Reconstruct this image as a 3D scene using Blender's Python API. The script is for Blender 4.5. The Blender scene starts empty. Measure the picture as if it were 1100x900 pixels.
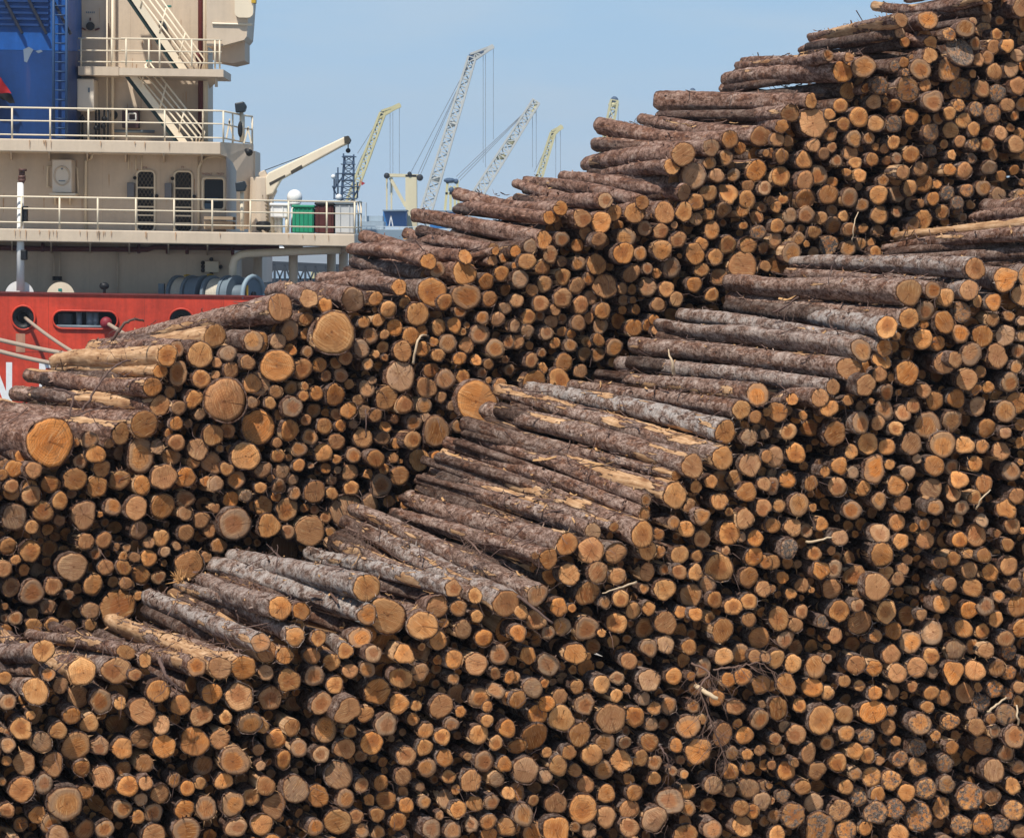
SKY_STRENGTH = .10; SUN_STRENGTH = 5.0; EXPOSURE = 0.04; HAZE = .0003
# cut ends read off the photograph: tile origin, then x y radius in quarter pixels, flags: d weathered, o orange, p pale, b set back, t tall
ENDS = {
(825,0):"""780 150 30d,825 225 60d,985 150 25,890 190 28,970 203 32,1030 197 30,905 258 27,945 250 30,1070 240 30,880 95 20,585 270 25,545 288 25d,655 300 48,775 300 52d,975 310 37,1045 300 35,880 318 18,590 312 18d,400 375 48,480 370 38d,600 385 50d,675 368 28,825 380 48d,920 382 38,985 402 38d,1075 370 38,710 435 45,310 455 32,265 492 25,455 440 32,505 432 15,540 455 30,640 432 20,890 418 14,820 455 28d,895 470 32d,1030 452 32,1090 450 30,195 530 65p,390 505 42,325 535 30,465 532 38,540 535 38d,615 503 35,680 518 25,730 510 25,780 488 30,840 520 35,965 490 42d,1060 498 22,265 577 32,370 598 37,435 596 27,785 560 38,885 555 30,1000 572 32,1042 550 20,1080 575 25,195 625 32,275 635 22,355 655 33,460 632 18,500 640 22,540 612 30,700 570 38d,690 600 25,825 608 27,755 620 20,940 622 32,885 622 28d,1065 622 38,60 672 33,240 662 28,295 693 24,155 690 38,375 700 27,447 687 30,510 690 20,553 680 25,615 665 37,700 645 25d,790 667 22,875 680 25d,965 665 25,1095 670 20,55 760 43,215 755 42,160 778 42,337 742 20,395 755 28,275 783 25,105 795 26,580 742 32,655 727 32,545 767 33,495 778 27,780 730 28,845 735 35,950 722 33,1000 758 25,1058 732 22,925 810 35,990 838 33,1085 845 30,670 790 38,610 808 35,728 792 20,555 832 38,475 838 42,160 855 43,260 838 42,350 852 42,405 882 28,615 875 32,655 875 20,710 855 30,770 832 32d,855 820 28d,815 872 30d,870 880 20,10 862 20,62 860 22,95 845 20,35 890 25,10 660 22,40 602 32,85 608 25,5 805 12,1092 785 18""",
(550,50):"""850 500 30,920 478 33,980 438 28,880 555 33,952 553 30,1050 535 45,1015 600 28,1085 610 30,1090 460 18,845 630 38,930 632 42,790 670 38,1010 660 38,845 720 27,910 700 35,792 742 30,990 705 30,1075 692 22,1050 735 28,1095 660 15,570 782 32,640 795 36,698 768 18,715 832 37,490 820 42,320 803 30,375 830 33,215 828 33,280 855 28,80 860 33,860 790 37,995 770 18,1060 800 32d,815 850 32,925 855 42,1015 855 40,1080 865 25""",
(550,225):"""480 188 45,550 190 32,645 175 45,715 132 37,815 150 30,785 192 48,720 200 12,875 207 35,925 155 42,1015 155 40,1080 165 25,990 245 62op,1090 245 25,890 290 40,815 260 32,785 325 35,165 195 35,15 180 25,80 160 33,65 225 35,130 248 33,215 225 24,288 232 30,365 235 45,10 242 15,35 300 40,85 345 28,140 322 35,218 290 36,278 328 35,328 300 28,335 380 32,400 330 52,475 340 27,515 345 22,515 275 38,583 255 26,622 275 22,685 250 42,582 335 42,665 343 36,480 390 25,532 430 24,520 390 16,475 432 20,630 410 32,708 388 32,860 370 32,828 382 18,935 350 22,20 392 30,125 405 36,218 382 43,295 412 38,185 432 26,390 437 37,70 465 33,120 455 24,170 482 30,215 470 24,330 467 24,285 490 34,455 478 37,380 502 34,525 510 37,583 500 28,610 475 25,620 520 20,15 500 28,65 525 30,150 530 32,215 525 22,255 536 22,20 570 33,185 575 25,250 585 28,322 572 25,375 562 28,310 620 32,370 622 32,440 595 40,435 655 24,85 650 32,130 618 20,130 685 25,30 695 45,225 660 42,295 698 33,95 740 50,205 738 52,75 585 20""",
(825,225):"""95 28 33,165 25 37,230 35 27,280 68 36,325 30 25,275 5 25,40 72 33,95 88 20,140 82 20,200 97 30,130 130 30,30 132 32,350 88 30,408 82 22,472 92 27,545 100 23,625 68 33p,660 50 45,480 25 40,555 10 25,750 12 32,815 5 25d,258 155 45d,345 170 35,395 150 30,442 140 20,100 190 45,195 185 24,465 185 28,45 235 45o,165 150 15,835 35 20,765 378 42,675 435 42,835 442 42d,900 395 24,970 398 36,1035 457 25,965 475 28,1090 480 20,760 485 48,670 495 20,665 557 42,825 535 40,730 575 32,920 545 47,1018 542 45,1095 545 25,550 545 20,875 622 48,985 630 48,1075 610 30,1070 677 30,760 660 48o,805 645 35,480 710 33,598 703 52,530 722 18,420 755 45,855 730 45,912 698 28,1040 745 38,945 762 27,895 772 24,670 778 32,510 785 32,560 785 15,440 825 16,715 822 40,810 812 40,900 845 38,1065 830 45,1020 870 45,625 845 32,500 862 40,580 875 37,40 870 45,265 855 38,150 885 20,345 820 25""",
(275,225):"""1065 208 24,1055 275 34,990 310 33,1070 347 24,1070 425 30,1005 385 35,905 375 56,812 398 37,695 450 50,570 430 36,637 402 24,515 385 32,510 430 14,875 440 28o,975 467 28,1040 472 30,1090 500 25,785 507 36,852 497 33,905 498 16,962 535 42,890 527 15,1028 598 40,1090 570 30,215 472 30,145 522 40,213 535 25,333 533 88p,20 570 40,95 567 36,145 605 28,222 612 25,465 485 27,525 477 29,595 508 37,490 542 36,553 538 21,665 545 38,712 520 25,545 592 27,515 620 18,555 637 16,453 598 40,628 610 46,715 600 33,762 570 22,825 577 40,905 583 34o,782 627 30,875 640 30,945 647 24,1000 665 25,1070 645 18,1090 690 25,90 673 68,200 685 44,272 668 32,343 662 26,385 640 30,365 712 32,480 665 25,300 715 25,620 718 63,752 690 33,815 730 43,890 718 33,970 700 22,732 767 45,477 772 36,560 810 50,640 838 40,440 820 27,400 750 22,15 752 50,150 768 30,87 783 29,212 760 18,205 802 24,260 790 32,340 797 46,62 832 26,155 850 45,100 882 24,245 865 32,298 872 18,400 865 36,345 880 25,725 842 33,798 805 24,865 775 20,950 825 88,845 845 26,1050 755 30,5 830 15,465 870 30,515 885 30,500 735 18,1000 735 15,850 885 18""",
(0,300):"""860 325 55,765 405 47t,867 430 40,980 318 37,932 360 23,925 410 20,995 392 37,1065 358 33,1090 268 45,1085 450 42,970 520 88,1085 530 25,730 485 26,835 515 38,768 553 32,862 580 28,760 620 30,810 620 18,725 660 20,760 702 37,675 720 32,915 670 45,975 650 35,850 730 47,830 785 30,735 762 38,945 727 17,985 727 17,910 790 45,975 815 30,1055 760 58,605 755 62t,705 850 55,800 850 45,885 870 25o,512 862 43,610 885 40,437 815 37,345 782 32,410 750 40,385 690 35,470 705 22,320 860 50,60 815 37,145 820 38,215 880 40,415 890 45,50 890 32,10 840 25,930 880 35,1015 860 40,1095 835 12,130 895 35,325 700 20""",
(275,400):"""8 235 72,145 250 45,92 302 24,215 205 25,230 280 37,295 232 34,347 298 36,365 228 28,418 222 20,460 283 43,545 283 32,508 195 38,555 235 25,598 200 20,605 305 26,675 290 38,680 218 35,732 195 22,775 255 58,868 233 27,845 187 18,290 345 42,185 330 32,95 358 30,140 365 16,5 360 18,30 420 35,115 425 33,185 400 28,235 400 15,300 412 24,347 373 20,420 357 33,515 372 38,590 368 24,700 375 46,780 367 30,622 382 10,350 420 16,402 430 35,482 437 24,617 445 41,550 415 25,540 485 48,410 497 33,325 465 22,160 462 22,65 455 18,20 495 26,100 490 32,252 515 48,325 520 28,168 522 26,85 533 22,30 572 42,130 590 52,208 582 20,390 595 70o,490 565 40,570 553 26,610 540 16,640 565 22,300 622 25,55 660 50,138 685 30,230 683 62,320 685 24,115 775 72b,250 590 20,755 430 20""",
(0,475):"""320 170 50,240 180 25,190 180 25,415 210 50,50 212 36,135 230 42,258 252 37,185 297 44,62 322 55,358 310 55t,485 280 37,585 283 50,612 200 37,698 275 53,430 310 14,595 378 40,640 430 27,692 412 36,760 445 20,710 470 22,795 245 40,798 305 35,865 335 37,800 390 36,800 455 18,930 185 34,925 283 22,992 247 36,1058 232 27,1090 275 22,1010 352 68,900 380 30,940 445 34,885 495 25,815 528 60,370 427 35,448 422 37,500 450 17,545 452 20,410 365 30b,490 365 30b,285 395 30b,412 478 27,530 490 22,580 495 22,640 498 36,455 538 36,533 540 34,605 570 42,685 583 30,543 607 30,310 537 62,400 612 45,485 600 25,505 705 72,595 660 20,620 725 45b,390 725 38,300 797 36,390 785 28,280 722 38b,205 705 36,222 785 35,143 798 42,68 757 30,138 645 52,230 620 38,45 622 40,20 755 20,20 705 17,25 805 25,140 735 25,332 628 24,295 655 24,167 550 37b,103 548 26,15 545 37,68 505 22,130 468 48,212 460 40b,35 447 38,138 365 30,205 375 25b,255 335 25,900 548 15,705 520 14""",
(0,675):"""20 212 30,258 242 35,35 315 35,435 313 50,580 198 28,515 320 28,680 268 50,775 328 42,612 355 53,692 412 38,865 375 47,910 278 43,1030 292 58,970 382 30,1075 408 50,945 475 43,1070 512 32b,835 485 58,505 415 50b,385 408 40,310 375 37,132 372 22,90 430 47,180 490 45,252 440 37,325 505 57,430 505 38,525 515 45,612 470 45,703 505 51,5 435 12,35 500 32,28 567 22,102 577 50,228 583 48,350 598 36,530 602 32,620 580 38,1010 567 60,870 587 43,443 638 50,188 668 40,92 695 55,280 750 70,365 700 35,410 750 35b,10 655 18,30 780 32,550 677 45,627 662 30,750 650 30,805 685 33,860 665 27,962 655 37,690 710 42,605 732 28,795 780 43,885 770 48o,1000 755 52,1078 722 37,525 775 42,592 808 30,660 790 42,220 840 45,160 800 38,365 862 45o,450 862 38,660 885 50,800 870 58,1015 855 43,900 890 30,250 892 45,1095 840 18""",
(275,575):"""872 313 35,950 348 28,808 375 22,890 403 40,782 450 40,980 442 38,1090 422 20,1045 512 45,645 445 15b,712 478 18,635 510 40,503 508 37""",
(275,675):"""122 122 35,240 118 37o,325 142 38,405 182 33,478 175 35,780 135 22o,850 130 42,945 152 48,1045 112 46,1028 193 26,1090 208 28,848 217 27,705 187 40,622 213 48,42 190 35,140 222 50,250 203 43,340 242 37,60 298 52o,162 320 36b,282 322 47,395 352 52,520 270 57,470 368 35,612 323 43,710 268 20b,690 330 23,675 388 27,798 333 50,878 357 25,960 297 45,1030 265 35,995 335 25,1085 300 30,993 395 27,840 410 30,728 440 35,800 465 35,560 410 52,495 490 52,382 515 47,405 440 30,300 435 53,155 425 35,85 475 45,20 415 35,185 512 36,280 540 37,120 562 37,10 520 25,20 590 22,545 572 22,645 548 42,735 598 40,810 555 37,725 510 38,955 455 42,1080 430 38o,1030 490 32,1098 500 20,910 550 20,980 572 45,1068 582 33,1035 647 33,632 637 36,828 635 30,922 655 46,355 630 56,455 672 33,538 662 33,170 690 53,265 718 48,42 675 40,78 762 50,25 840 45,385 730 40,558 735 42,485 735 25,645 758 34,632 702 24,705 680 22,722 745 30,815 730 38,858 690 22,940 752 36,1013 745 33,1085 705 28,870 778 38,790 802 20,998 830 35,925 842 32,1075 850 42,845 868 38,755 862 45,610 828 38,520 800 32,430 808 32,455 870 32,525 875 30,350 828 55,255 855 36,1000 885 35,5 725 10""",
(550,400):"""1045 192 27,1000 228 22,1020 280 35,1085 265 22,1095 170 20,1022 398 46,1095 360 28,952 455 37,1008 515 41,1085 480 30,855 470 28,790 492 28,925 525 32,893 555 38,765 575 28,815 618 36,695 645 30,748 672 37,815 715 37,933 598 20,1000 630 42,935 690 50,1045 712 35,985 705 22,1090 660 20,1080 580 35,920 765 20,1040 790 42,1090 815 30,890 840 60,720 782 40,797 788 25,582 760 42,635 770 28,630 695 25,338 765 53,445 775 45,245 868 48,370 860 46,455 875 36,580 855 36,655 845 26,720 858 32,788 860 35,1015 880 45""",
(825,400):"""715 120 40,810 110 40,900 140 37,1065 130 45,1025 170 42,625 145 32,500 165 38,580 185 35,40 175 45,270 155 35,90 255 35,285 260 50o,398 215 42t,472 217 32,550 240 32,685 230 57,790 208 45,845 205 25b,940 240 40,1020 258 27,1085 225 25,1085 300 25,1003 338 38,617 307 48,428 305 46,510 320 36,358 340 32,750 308 53,845 315 42,920 318 30,30 365 42t,120 348 42,890 392 34,1045 425 40,1085 385 15,1095 440 15,458 415 52t,523 395 24,640 370 22,715 400 45,792 407 33,600 432 32,308 402 38,365 430 28,20 487 32t,85 460 37,245 425 25,185 478 32,298 490 42,412 497 34,555 485 45,700 502 46,820 460 36,795 515 37,930 478 40,890 540 30,1070 530 35,1025 588 42,478 552 35,580 562 35,720 580 35,832 580 33,362 592 40,130 565 48,48 572 28,190 580 20,245 565 25b,20 658 33,108 665 40,162 680 30,230 652 30,308 710 36,555 645 37,665 597 22,672 652 26,625 665 20,812 635 28,920 635 30,985 692 18,1050 660 35,1092 680 15,1030 738 28,482 692 42,572 725 35,675 720 38,825 720 35,895 700 46o,90 755 42d,200 780 32,272 765 20,490 785 52,598 805 24,740 815 30,795 800 32,860 778 22,930 785 34,1035 830 40,865 850 38,955 858 40,20 815 33,230 850 36o,285 845 37,375 872 45,62 880 28,505 858 32,580 845 25,560 885 32,745 875 15""",
(550,575):"""240 172 52,372 162 46,455 178 37,150 205 35b,325 248 50,200 308 40,258 312 18,400 290 27,468 272 36,655 232 50,568 228 22,522 323 36,588 312 30,770 258 48,840 210 38,872 275 35,950 308 40,1018 283 36,1015 195 48,1080 230 35,725 330 28,790 338 30,850 353 25,1018 362 32,1060 440 45,905 410 52,660 378 48,568 398 42,722 410 32b,450 378 45,320 400 52,385 418 20,215 390 38,155 418 30,100 362 42,25 420 38,40 330 30,5 285 25,68 515 36,155 555 50,272 508 48,328 518 15,435 455 30b,502 540 36,590 482 38,660 467 38,762 478 35,735 535 30,660 547 18,910 520 40,980 505 40,820 568 38,1045 520 30,1090 525 22,590 622 48,695 605 37,450 612 30,385 638 40,278 650 30,90 655 42,10 610 25,140 635 20,205 695 35,25 705 38,148 722 36,110 768 44,212 787 55,310 725 46,425 787 62,448 687 30,495 660 20,528 775 45o,568 702 28,612 740 30,600 812 28,675 732 36,780 735 28,757 820 52,930 620 33,990 605 36,1070 640 42,880 700 36,770 605 20,835 635 22,785 660 28,960 738 37,1072 725 18,1065 790 40,968 810 24,905 855 52,820 790 22,1000 860 40""",
(825,575):"""20 115 33,60 185 28,205 82 30,145 215 30,98 250 24,187 235 14,143 268 13,230 150 36,285 140 37,385 170 42,465 220 55,275 230 43,390 248 22,505 155 34,558 203 37,600 110 22,745 120 30,798 105 35,865 150 38,955 158 40,932 82 34,862 78 22,1038 128 38,1060 212 30,718 215 22,780 210 32,878 225 40,745 175 14,590 268 20b,745 295 38,990 262 28,1075 305 45,865 320 40,935 305 40o,15 230 20,45 358 47,145 328 30,305 325 48,385 300 30,120 385 33,75 445 36,395 375 54,288 430 33,235 370 28d,508 328 48,598 345 42,660 340 26,462 432 28,538 408 36,612 458 48,705 418 50,360 468 35b,185 480 32b,840 400 38,922 410 33,978 360 33,1085 400 38,1022 445 35,530 512 42,700 518 36,805 492 45,880 475 32,938 495 34,1035 500 35d,35 530 42,108 550 40,205 565 45,255 530 20,380 555 42,457 570 33,555 592 42,640 567 43,705 588 26,795 585 48o,890 580 43,985 570 38,1035 590 32d,1095 545 25,15 645 24,78 640 46,190 652 45o,255 675 32,328 625 27,393 645 25,460 677 32,533 673 34,620 650 25,702 675 32,753 695 34,845 677 46,902 650 20,972 660 36d,1080 652 28,1030 680 25d,915 720 37d""",
(825,700):"""45 245 47,135 230 32,68 320 27,30 375 28,122 355 45,228 292 57,328 268 37,450 258 53o,530 252 26,335 348 38,425 362 38,255 390 32,515 322 35,655 310 48d,720 360 25,785 300 35,685 237 28,875 267 30,898 322 38,960 288 24,1025 270 44d,1075 212 26,1095 285 20,975 340 27,1060 365 48,925 400 42,1025 435 38,1075 495 30,970 510 50,175 435 42,50 420 25,375 425 37,300 475 42,210 510 40,75 510 42,15 485 22,115 475 20,5 575 15,150 582 36,430 445 35,480 465 22,375 522 30,445 535 42d,550 382 24,640 410 40d,567 460 36d,642 492 40d,758 480 42d,530 550 45d,595 605 38,680 588 44,768 570 38d,865 625 55d,965 620 38,1050 575 37,1055 680 45,390 622 40d,335 580 32,472 612 34,462 690 50d,548 675 42d,648 710 60d,745 668 46d,195 648 43,108 702 52d,305 680 48d,25 705 30,220 755 65d,337 765 45d,420 755 32,525 742 22,560 790 50,830 745 45d,925 740 45d,1000 742 35d,1085 770 32,15 640 15,65 620 30d,40 785 40,790 410 30o,805 460 30b""",
(550,700):"""95 362 55,290 355 50,25 405 35,150 432 24,245 432 32,343 440 45,400 392 45,485 388 28,590 388 40,705 402 30,470 467 46,552 455 36p,613 475 34,390 507 40,725 462 22,800 425 54,58 510 55,145 532 32,200 488 42,270 508 30,315 570 38,405 610 38,500 545 25,610 543 30,690 512 22,740 525 20,525 605 38,15 607 42,93 638 26,190 652 46,305 675 62,50 700 45,405 708 45,190 765 58,505 675 45,612 720 55,680 640 52,505 755 42,330 765 35,272 752 22,90 780 50,752 597 36,760 672 30,742 728 28,865 572 40,935 592 30,1012 587 45,1085 575 25,985 670 35,1035 685 32,1075 640 40,990 748 45,860 765 42,745 785 48,940 515 36,1015 498 30,1085 485 25,1010 440 25,1065 420 27,945 437 30,1000 370 40,215 575 28b,10 760 25,1085 725 25""",
}
# long logs whose bark shows: pile, head x y r, tail x y r, peel 0..1, grey 0..1
LONG = """
A 997 22 9.5 929 40 6 .1 .2
A 1098 8 10 985 24 8 .35 .3
A 1060 -4 7 940 12 5 .35 .3
A 1075 -22 8 975 -2 6 .1 .2
A 1037 31 9 1000 38 7 .2 .3
A 968 22 7 872 40 5 .5 .3
A 1000 46 7 866 51 6 .1 .15
A 905 78 10.5 780 87 9 .1 .25
A 928 72 11.5 900 66 9 .15 .2
A 912 62 5 800 68 5 .3 .3
A 890 60 6 793 74 5.5 .2 .3
A 999 60 8 900 74 7 .1 .4
A 930 95 5 775 100 5 .1 .2
A 871 109 7.5 712 110 10 .05 .15
A 849 122 9 756 122 7 .2 .3
A 840 136 7 775 130 5 .1 .2
A 817 147 10.5 690 129 6 .1 .2
A 784 150 9 647 139 9 .05 .1
A 764 159 9 642 157 8 .1 .2
A 734 166 12.5 631 175 8 .05 .15
A 722 179 8 632 190 5 .05 .15
A 745 189 13 690 195 10 .1 .2
A 735 207 8 604 191 7 .05 .1
A 690 218 7 567 193 5.5 .05 .1
A 660 229 8 553 197 5 .05 .1
A 682 229 11 630 222 9 .1 .2
A 714 229 10.5 660 222 9 .1 .2
A 735 228 9 690 222 8 .1 .3
A 625 235 10 500 252 8 .25 .2
A 596 235 4.5 500 260 4 .2 .2
A 646 239 11 600 232 9 .15 .2
A 585 258 9 447 231 7 .05 .1
A 602 224 7.5 494 212 6.5 .05 .05
A 590 234 7 489 227 7 .05 .05
A 650 216 8 550 218 7 .05 .1
A 500 276 7.5 393 257 8 .05 .05
A 530 268 6 437 252 6 .05 .1
A 460 281 8 378 266 6.5 .05 .05
A 470 290 8 384 284 6 .1 .1
A 532 270 4.3 360 300 4 .1 .2
A 529 280 5.5 440 288 5 .1 .2
A 499 293 12.5 345 301 8 .15 .15
A 429 309 8 320 312 7 .2 .3
A 464 314 14.5 400 302 11 .15 .7
A 379 322 12 320 312 9 .1 .3
A 332 321 9.5 290 314 8 .2 .3
A 349 328 7.5 325 322 6 .4 .3
A 301 331 14.5 126 367 8 .3 .35
A 231 361 12 100 376 9 .55 .25
A 180 382 10.5 57 387 8 1 .3
A 172 399 7.5 58 395 5 .85 .3
A 164 415 10.5 31 404 8 .4 .2
A 172 436 11 18 424 8 .35 .2
A 155 456 14 10 440 8 .4 .2
A 130 466 10.5 -30 430 8 .45 .25
A 53 475 25 -60 463 24 .02 .1
A 190 375 8 92 378 6 .3 .2
B 1047 289 11.5 855 282 6.5 .03 .8
B 1105 297 11 1056 288 8 .03 .7
B 1140 250 9 950 265 4.5 .3 .2
B 1150 236 9 963 256 5 .6 .2
B 1150 262 10 1004 264 6 .1 .6
B 1160 228 10 1045 234 6 .1 .2
B 1150 215 11 1060 224 8 .05 .3
B 1080 300 12 1030 296 9 .05 .7
B 1098 317 11 1065 312 8 .05 .6
B 976 314 14 786 305 10 .05 .5
B 1002 312 9 850 292 6.5 .1 .5
B 1041 312 10 938 300 7 .05 .75
B 976 342 11 786 322 8 .08 .5
B 952 352 10 800 329 7 .03 .9
B 925 376 11.5 710 352 7.5 .03 .75
B 950 374 9 733 337 8 .05 .8
B 947 387 9 880 372 8 .1 .5
B 912 396 11 682 369 9 .15 .6
B 895 416 8 665 389 8 .1 .75
B 881 427 9.5 740 411 8 .1 .5
B 851 429 6.2 800 424 5 .1 .4
B 814 424 12 650 405 6 .42 .55
B 796 440 10 615 414 6 .25 .5
B 779 464 11.5 567 415 7 .3 .95
B 776 492 12.5 537 419 8 .42 .6
B 744 501 12 524 440 9.5 .3 .6
B 726 511 5.5 518 459 6 .38 .5
B 725 532 13 505 468 6 .42 .4
B 694 537 6 500 465 5 .2 .3
B 692 552 7 482 478 7 .25 .4
B 690 574 13 478 490 8.5 .45 .4
B 659 566 5 465 505 5 .35 .6
B 637 571 8.5 458 514 7 .2 .5
B 609 584 11.5 440 537 9.5 .2 .5
B 589 600 10 423 552 6 .25 .4
B 575 597 4 452 556 4 .2 .4
B 577 639 11.5 380 546 7 .25 .6
B 544 648 15 375 562 8 .25 .8
B 487 632 8.5 332 594 7 .3 .95
B 510 640 8 352 582 6 .45 .6
B 394 631 14.5 250 597 9 .1 .85
B 394 660 11 232 606 9.5 .1 .9
B 415 661 19 380 640 15 .1 .3
B 454 672 15 410 640 10 .1 .6
B 470 651 11 418 633 7 .1 .3
B 301 653 12 215 622 9 .12 .7
B 324 656 9 240 633 7 .15 .6
B 317 684 10 192 624 6 .3 .8
B 342 685 8 230 645 6 .2 .6
B 371 699 8 318 661 6.5 .15 .8
B 387 685 11 330 662 9 .15 .6
B 286 700 11 170 671 7 .8 .5
B 280 690 10 161 642 9 .15 .85
B 306 704 9 215 676 8 .3 .5
B 261 717 13 160 676 8 .35 .5
B 236 717 12 119 667 9.5 .7 .5
B 211 716 10 130 690 8 .35 .4
B 156 709 7 60 690 6 .2 .5
B 125 720 14 70 700 11 .15 .7
B 88 721 14 20 702 11 .6 .3
B 47 699 11 -40 694 9.5 .05 .6
B 52 724 7 -15 717 6 .1 .6
B 38 742 13 -15 731 10 .1 .6
B 135 700 9 35 681 7 .4 .5
"""
import bpy, math, random
import numpy as np
from mathutils import Vector, Matrix

R = random.Random(11)
NR = np.random.default_rng(5)
scene = bpy.context.scene
COL = scene.collection
F = 3250.0            # focal length in photograph pixels
CAMZ = 5.7
HOR = 275.0

# ------------------------------------------------------------------ basics
def P(px, py, Y):
    """the point at depth Y seen at pixel px, py of the photograph"""
    return np.array([(px - 550.0) / F * Y, Y, CAMZ - (py - HOR) / F * Y])

def pix(p):
    return 550 + p[0] / p[1] * F, HOR + (CAMZ - p[2]) / p[1] * F

def tag(o, label=None, cat=None, group=None, kind=None):
    if label: o['label'] = label
    if cat: o['category'] = cat
    if group: o['group'] = group
    if kind: o['kind'] = kind
    return o

def empty(name, loc, label, cat, group=None):
    o = bpy.data.objects.new(name, None); COL.objects.link(o)
    o.location = Vector(loc); o.empty_display_size = .3
    return tag(o, label, cat, group)

def wloc(o):
    v = Vector((0, 0, 0))
    while o is not None:
        v = v + o.location; o = o.parent
    return v

def link_mesh(name, verts, faces, mats, parent=None, smooth=False, attrs=None, matidx=None, loc=None, sharp=None):
    me = bpy.data.meshes.new(name)
    me.from_pydata([tuple(v) for v in verts], [], faces)
    for m in (mats if isinstance(mats, (list, tuple)) else [mats]): me.materials.append(m)
    if matidx is not None: me.polygons.foreach_set('material_index', np.asarray(matidx, dtype=np.int32))
    if smooth: me.polygons.foreach_set('use_smooth', np.ones(len(me.polygons), dtype=bool))
    for k, a in (attrs or {}).items():
        at = me.attributes.new(k, 'FLOAT_VECTOR', 'POINT')
        at.data.foreach_set('vector', np.asarray(a, dtype=np.float32).ravel())
    me.update()
    o = bpy.data.objects.new(name, me); COL.objects.link(o)
    if parent is not None: o.parent = parent
    if loc is not None: o.location = Vector(loc)
    return o

class MB:
    """collects shapes in world space and links them as ONE mesh object"""
    def __init__(s): s.v = []; s.f = []
    def add(s, vs, fs):
        b = len(s.v); s.v += [np.array(v, dtype=float) for v in vs]; s.f += [tuple(i + b for i in f) for f in fs]; return s
    def box(s, a, b):
        x0, x1 = sorted((a[0], b[0])); y0, y1 = sorted((a[1], b[1])); z0, z1 = sorted((a[2], b[2]))
        vs = [(x, y, z) for x in (x0, x1) for y in (y0, y1) for z in (z0, z1)]
        return s.add(vs, [(0, 1, 3, 2), (4, 6, 7, 5), (0, 4, 5, 1), (2, 3, 7, 6), (0, 2, 6, 4), (1, 5, 7, 3)])
    def bar(s, a, b, w, h=None, up=(0, 0, 1)):
        a = np.array(a, float); b = np.array(b, float); h = h or w
        d = b - a; n = np.linalg.norm(d)
        if n < 1e-6: return s
        d /= n; u = np.array(up, float); x = np.cross(d, u)
        if np.linalg.norm(x) < 1e-3: x = np.cross(d, (1, 0, 0))
        x /= np.linalg.norm(x); y = np.cross(x, d)
        vs = [p + sx * x * w / 2 + sy * y * h / 2 for p in (a, b) for sx, sy in ((-1, -1), (1, -1), (1, 1), (-1, 1))]
        return s.add(vs, [(0, 3, 2, 1), (4, 5, 6, 7), (0, 1, 5, 4), (1, 2, 6, 5), (2, 3, 7, 6), (3, 0, 4, 7)])
    def tube(s, pts, r, n=8, cap=True):
        pts = [np.array(p, float) for p in pts]; m = len(pts)
        rs = r if isinstance(r, (list, tuple, np.ndarray)) else [r] * m
        base = len(s.v); px = None
        for i, p in enumerate(pts):
            d = pts[min(i + 1, m - 1)] - pts[max(i - 1, 0)]; d = d / (np.linalg.norm(d) + 1e-9)
            if px is None:
                px = np.cross(d, (0, 0, 1))
                if np.linalg.norm(px) < 1e-2: px = np.cross(d, (1, 0, 0))
            px = px - d * px.dot(d); px /= np.linalg.norm(px) + 1e-9; py = np.cross(d, px)
            for k in range(n):
                a = 2 * math.pi * k / n
                s.v.append(p + rs[i] * (math.cos(a) * px + math.sin(a) * py))
        for i in range(m - 1):
            for k in range(n):
                a = base + i * n + k; b = base + i * n + (k + 1) % n
                s.f.append((a, b, b + n, a + n))
        if cap:
            s.f.append(tuple(base + k for k in range(n))[::-1]); s.f.append(tuple(base + (m - 1) * n + k for k in range(n)))
        return s
    def prism(s, poly, off):
        """polygon (3d points) swept along off"""
        poly = [np.array(p, float) for p in poly]; n = len(poly); off = np.array(off, float)
        vs = poly + [p + off for p in poly]
        fs = [tuple(range(n)), tuple(range(2 * n - 1, n - 1, -1))] + [(i, i + n, (i + 1) % n + n, (i + 1) % n) for i in range(n)]
        return s.add(vs, fs)
    def ball(s, c, r, nu=14, nv=9, sc=(1, 1, 1)):
        vs = []; fs = []
        for j in range(nv + 1):
            t = math.pi * j / nv
            for i in range(nu):
                a = 2 * math.pi * i / nu
                vs.append((c[0] + r * sc[0] * math.sin(t) * math.cos(a), c[1] + r * sc[1] * math.sin(t) * math.sin(a), c[2] + r * sc[2] * math.cos(t)))
        for j in range(nv):
            for i in range(nu):
                fs.append((j * nu + i, (j + 1) * nu + i, (j + 1) * nu + (i + 1) % nu, j * nu + (i + 1) % nu))
        return s.add(vs, fs)
    def build(s, name, mat, parent=None, smooth=False, label=None, bevel=0):
        off = np.array(wloc(parent)) if parent is not None else np.zeros(3)
        o = link_mesh(name, [v - off for v in s.v], s.f, mat, parent, smooth)
        if label: o['label'] = label
        if bevel:
            b = o.modifiers.new('bevel', 'BEVEL'); b.width = bevel; b.segments = 2; b.limit_method = 'ANGLE'
        return o

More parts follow.
